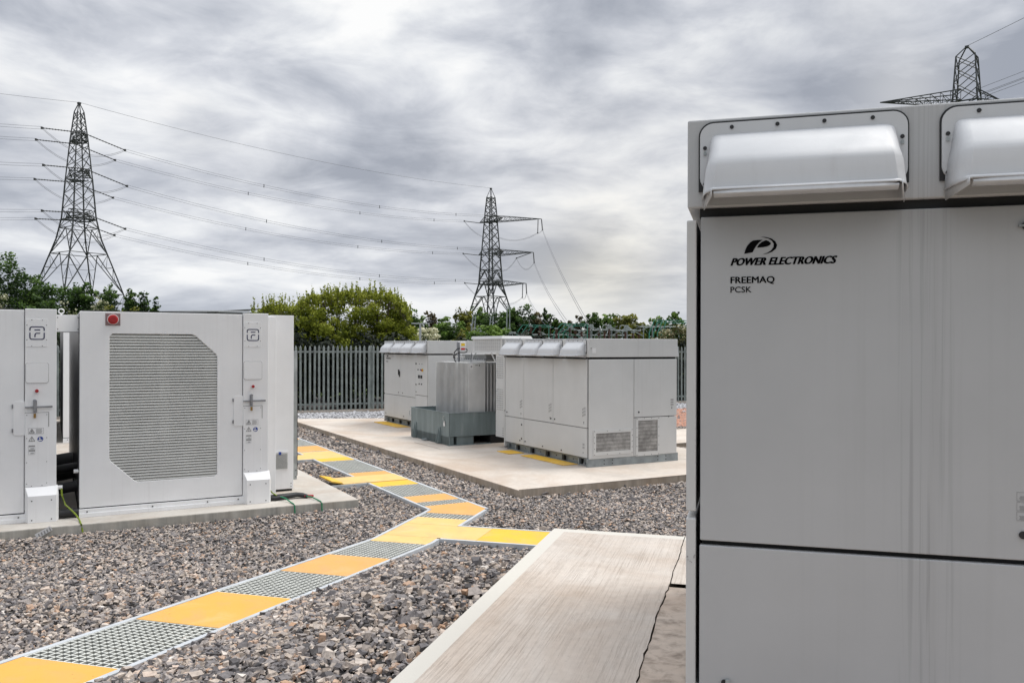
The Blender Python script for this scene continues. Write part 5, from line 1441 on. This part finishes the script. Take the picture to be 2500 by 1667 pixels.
# distant lamp and roofs
p=at(1650,140,765); root=thing('floodlight_mast',(p.x,p.y,0),0,'far dark floodlight mast above the tree line at the right','lamp'); I=Matrix.Translation((p.x,p.y,0))
m=MB(); m.bar((0,0,0),(0,0,p.z),.16,MPYL); m.build('pole',root,I)
m=MB(); m.bar((-.5,0,p.z),(.5,0,p.z),.12,MPYL)
for x in (-.45,.45): m.box((x-.15,-.2,p.z),(x+.15,.2,p.z+.35),MPYL)
m.build('lamp_head',root,I)
def shed(x0,x1,yt,D,label,slope=0):
    a=at(x0,D,yt); b=at(x1,D,yt-slope); root=thing('warehouse',(a.x,D,0),0,label,'warehouse'); I=Matrix.Translation((a.x,D,0)); w=b.x-a.x
    m=MB(); m.box((0,0,0),(w,30,a.z-.8),MROOF); m.build('wall',root,I)
    m=MB(); m.prism([(-.5,-.5,a.z-.8),(w+.5,-.5,b.z-.8),(w+.5,15,b.z),(-.5,15,a.z)],(0,0,.15),MROOF); m.build('roof',root,I)
shed(396,528,752,130,'long low grey shed roof above the complete battery cabinet')
shed(505,720,755,180,'large pale sloping warehouse roof behind the bush',12)

# ------------------------------------------------------------------ sky, light, camera
w=bpy.data.worlds.new('World'); S.world=w; w.use_nodes=True; nt=w.node_tree
for n in list(nt.nodes): nt.nodes.remove(n)
out=nt.nodes.new('ShaderNodeOutputWorld'); bg=nt.nodes.new('ShaderNodeBackground')
sun_el,sun_az=R(60),R(66)   # azimuth from +Y toward +X
sky=nt.nodes.new('ShaderNodeTexSky'); sky.sky_type='NISHITA'; sky.sun_disc=False; sky.sun_elevation=sun_el; sky.sun_rotation=sun_az
skyc=mixc(nt,1.0,sky.outputs[0],(.10,.10,.10),'MULTIPLY')
tc=nt.nodes.new('ShaderNodeTexCoord'); sep=nt.nodes.new('ShaderNodeSeparateXYZ'); nt.links.new(tc.outputs['Generated'],sep.inputs[0])
zz=math_(nt,'MAXIMUM',sep.outputs[2],0.0)
# cloud field on the sky sphere: lumps flattened toward the horizon
den=math_(nt,'ADD',math_(nt,'MULTIPLY',zz,.55),.30)
zc=math_(nt,'DIVIDE',math_(nt,'MULTIPLY',sep.outputs[2],1.75),den)
cmb=nt.nodes.new('ShaderNodeCombineXYZ'); nt.links.new(sep.outputs[0],cmb.inputs[0]); nt.links.new(sep.outputs[1],cmb.inputs[1]); nt.links.new(zc,cmb.inputs[2])
vec=cmb.outputs[0]
n1=noiset(nt,vec,3.1,7,.50,.20)
mp=nt.nodes.new('ShaderNodeMapping'); mp.inputs['Location'].default_value=(3.1,7.7,2.6); nt.links.new(vec,mp.inputs[0])
n2=noiset(nt,mp.outputs[0],7.0,9,.58,.45)
f=math_(nt,'ADD',math_(nt,'MULTIPLY',n1,.68),math_(nt,'MULTIPLY',n2,.32))
cloud=ramp(nt,f,[(.39,(.98,.985,.985)),(.44,(.83,.85,.88)),(.49,(.66,.685,.74)),(.545,(.50,.53,.595)),(.61,(.36,.39,.455))])
def glow(x,y,pw,amp,col):
    """brighter patch of thinner cloud in a fixed direction of the sky"""
    d=Vector(((x-1250)/2035,1,-(y-846)/2035)).normalized()
    vm=nt.nodes.new('ShaderNodeVectorMath'); vm.operation='DOT_PRODUCT'; vm.inputs[1].default_value=d
    nt.links.new(tc.outputs['Generated'],vm.inputs[0])
    p=math_(nt,'MULTIPLY',math_(nt,'POWER',math_(nt,'MAXIMUM',vm.outputs['Value'],0.),pw),amp)
    return p,col
base=cloud
for (x,y,pw,amp,col) in ((2200,225,900,.75,(1,.99,.97)),(2110,10,900,.45,(1,1,1)),(1470,690,380,.62,(1.,.93,.72)),(1400,665,2500,.35,(1.,.95,.80)),(1500,640,60,.22,(.97,.90,.76)),(640,395,700,.30,(1,1,1)),(1130,340,1500,.25,(1,1,1)),(300,180,120,.12,(.92,.93,1)),(1250,480,40,.10,(.95,.95,1))):
    p,c=glow(x,y,pw,amp,col)
    k=math_(nt,'MULTIPLY',p,ramp(nt,f,[(.36,1.),(.6,.45)]),True)
    base=mixc(nt,k,base,c)
# darker blue-grey bank low at right of centre
for (x,y,pw,amp) in ((1380,600,1800,.30),(1640,620,2500,.25),(480,330,1200,.25),(1950,330,60,.22),(80,300,700,.18)):
    p,c=glow(x,y,pw,amp,(.3,.33,.4)); base=mixc(nt,math_(nt,'MULTIPLY',p,1.0,True),base,(.30,.325,.39))
# horizon haze
hz=ramp(nt,zz,[(0.,.5),(.09,.0)]); base=mixc(nt,hz,base,(.66,.70,.76))
# a few blue gaps
gap=ramp(nt,f,[(.30,1.),(.345,0.)]); base=mixc(nt,math_(nt,'MULTIPLY',gap,.6),base,skyc)
# overcast: brighter overhead, dimmer behind the viewer
ov=ramp(nt,zz,[(.42,1.),(.9,2.2)])
base=mixc(nt,1.0,base,ov,'MULTIPLY')
bk=ramp(nt,math_(nt,'ADD',math_(nt,'MULTIPLY',sep.outputs[1],.5),.5),[(0.,.82),(.55,1.)])
base=mixc(nt,1.0,base,bk,'MULTIPLY')
nt.links.new(base,bg.inputs[0]); bg.inputs[1].default_value=1.0
nt.links.new(bg.outputs[0],out.inputs[0])
sd=bpy.data.lights.new('sun','SUN'); sd.energy=2.2; sd.angle=R(28); sd.color=(1,.96,.9)
so=bpy.data.objects.new('sun',sd); COL.objects.link(so)
dirv=Vector((math.sin(sun_az)*math.cos(sun_el),math.cos(sun_az)*math.cos(sun_el),math.sin(sun_el)))
so.rotation_euler=dirv.to_track_quat('Z','Y').to_euler()
cam=bpy.data.cameras.new('camera'); co=bpy.data.objects.new('camera',cam); COL.objects.link(co)
cam.sensor_width=36; cam.lens=2035/2500*36; cam.clip_end=8000; cam.clip_start=.05
cam.shift_y=(846-833.5)/2500
co.matrix_world=Matrix.Translation((0,0,2.0))@Matrix.Rotation(R(90),4,'X')@Matrix.Rotation(.0025,4,'Z')
S.camera=co
S.view_settings.view_transform='Standard'; S.view_settings.look='None'; S.view_settings.exposure=0; S.view_settings.gamma=1
S.render.engine='CYCLES'
S.cycles.use_denoising=True
S.cycles.max_bounces=6; S.cycles.transparent_max_bounces=4
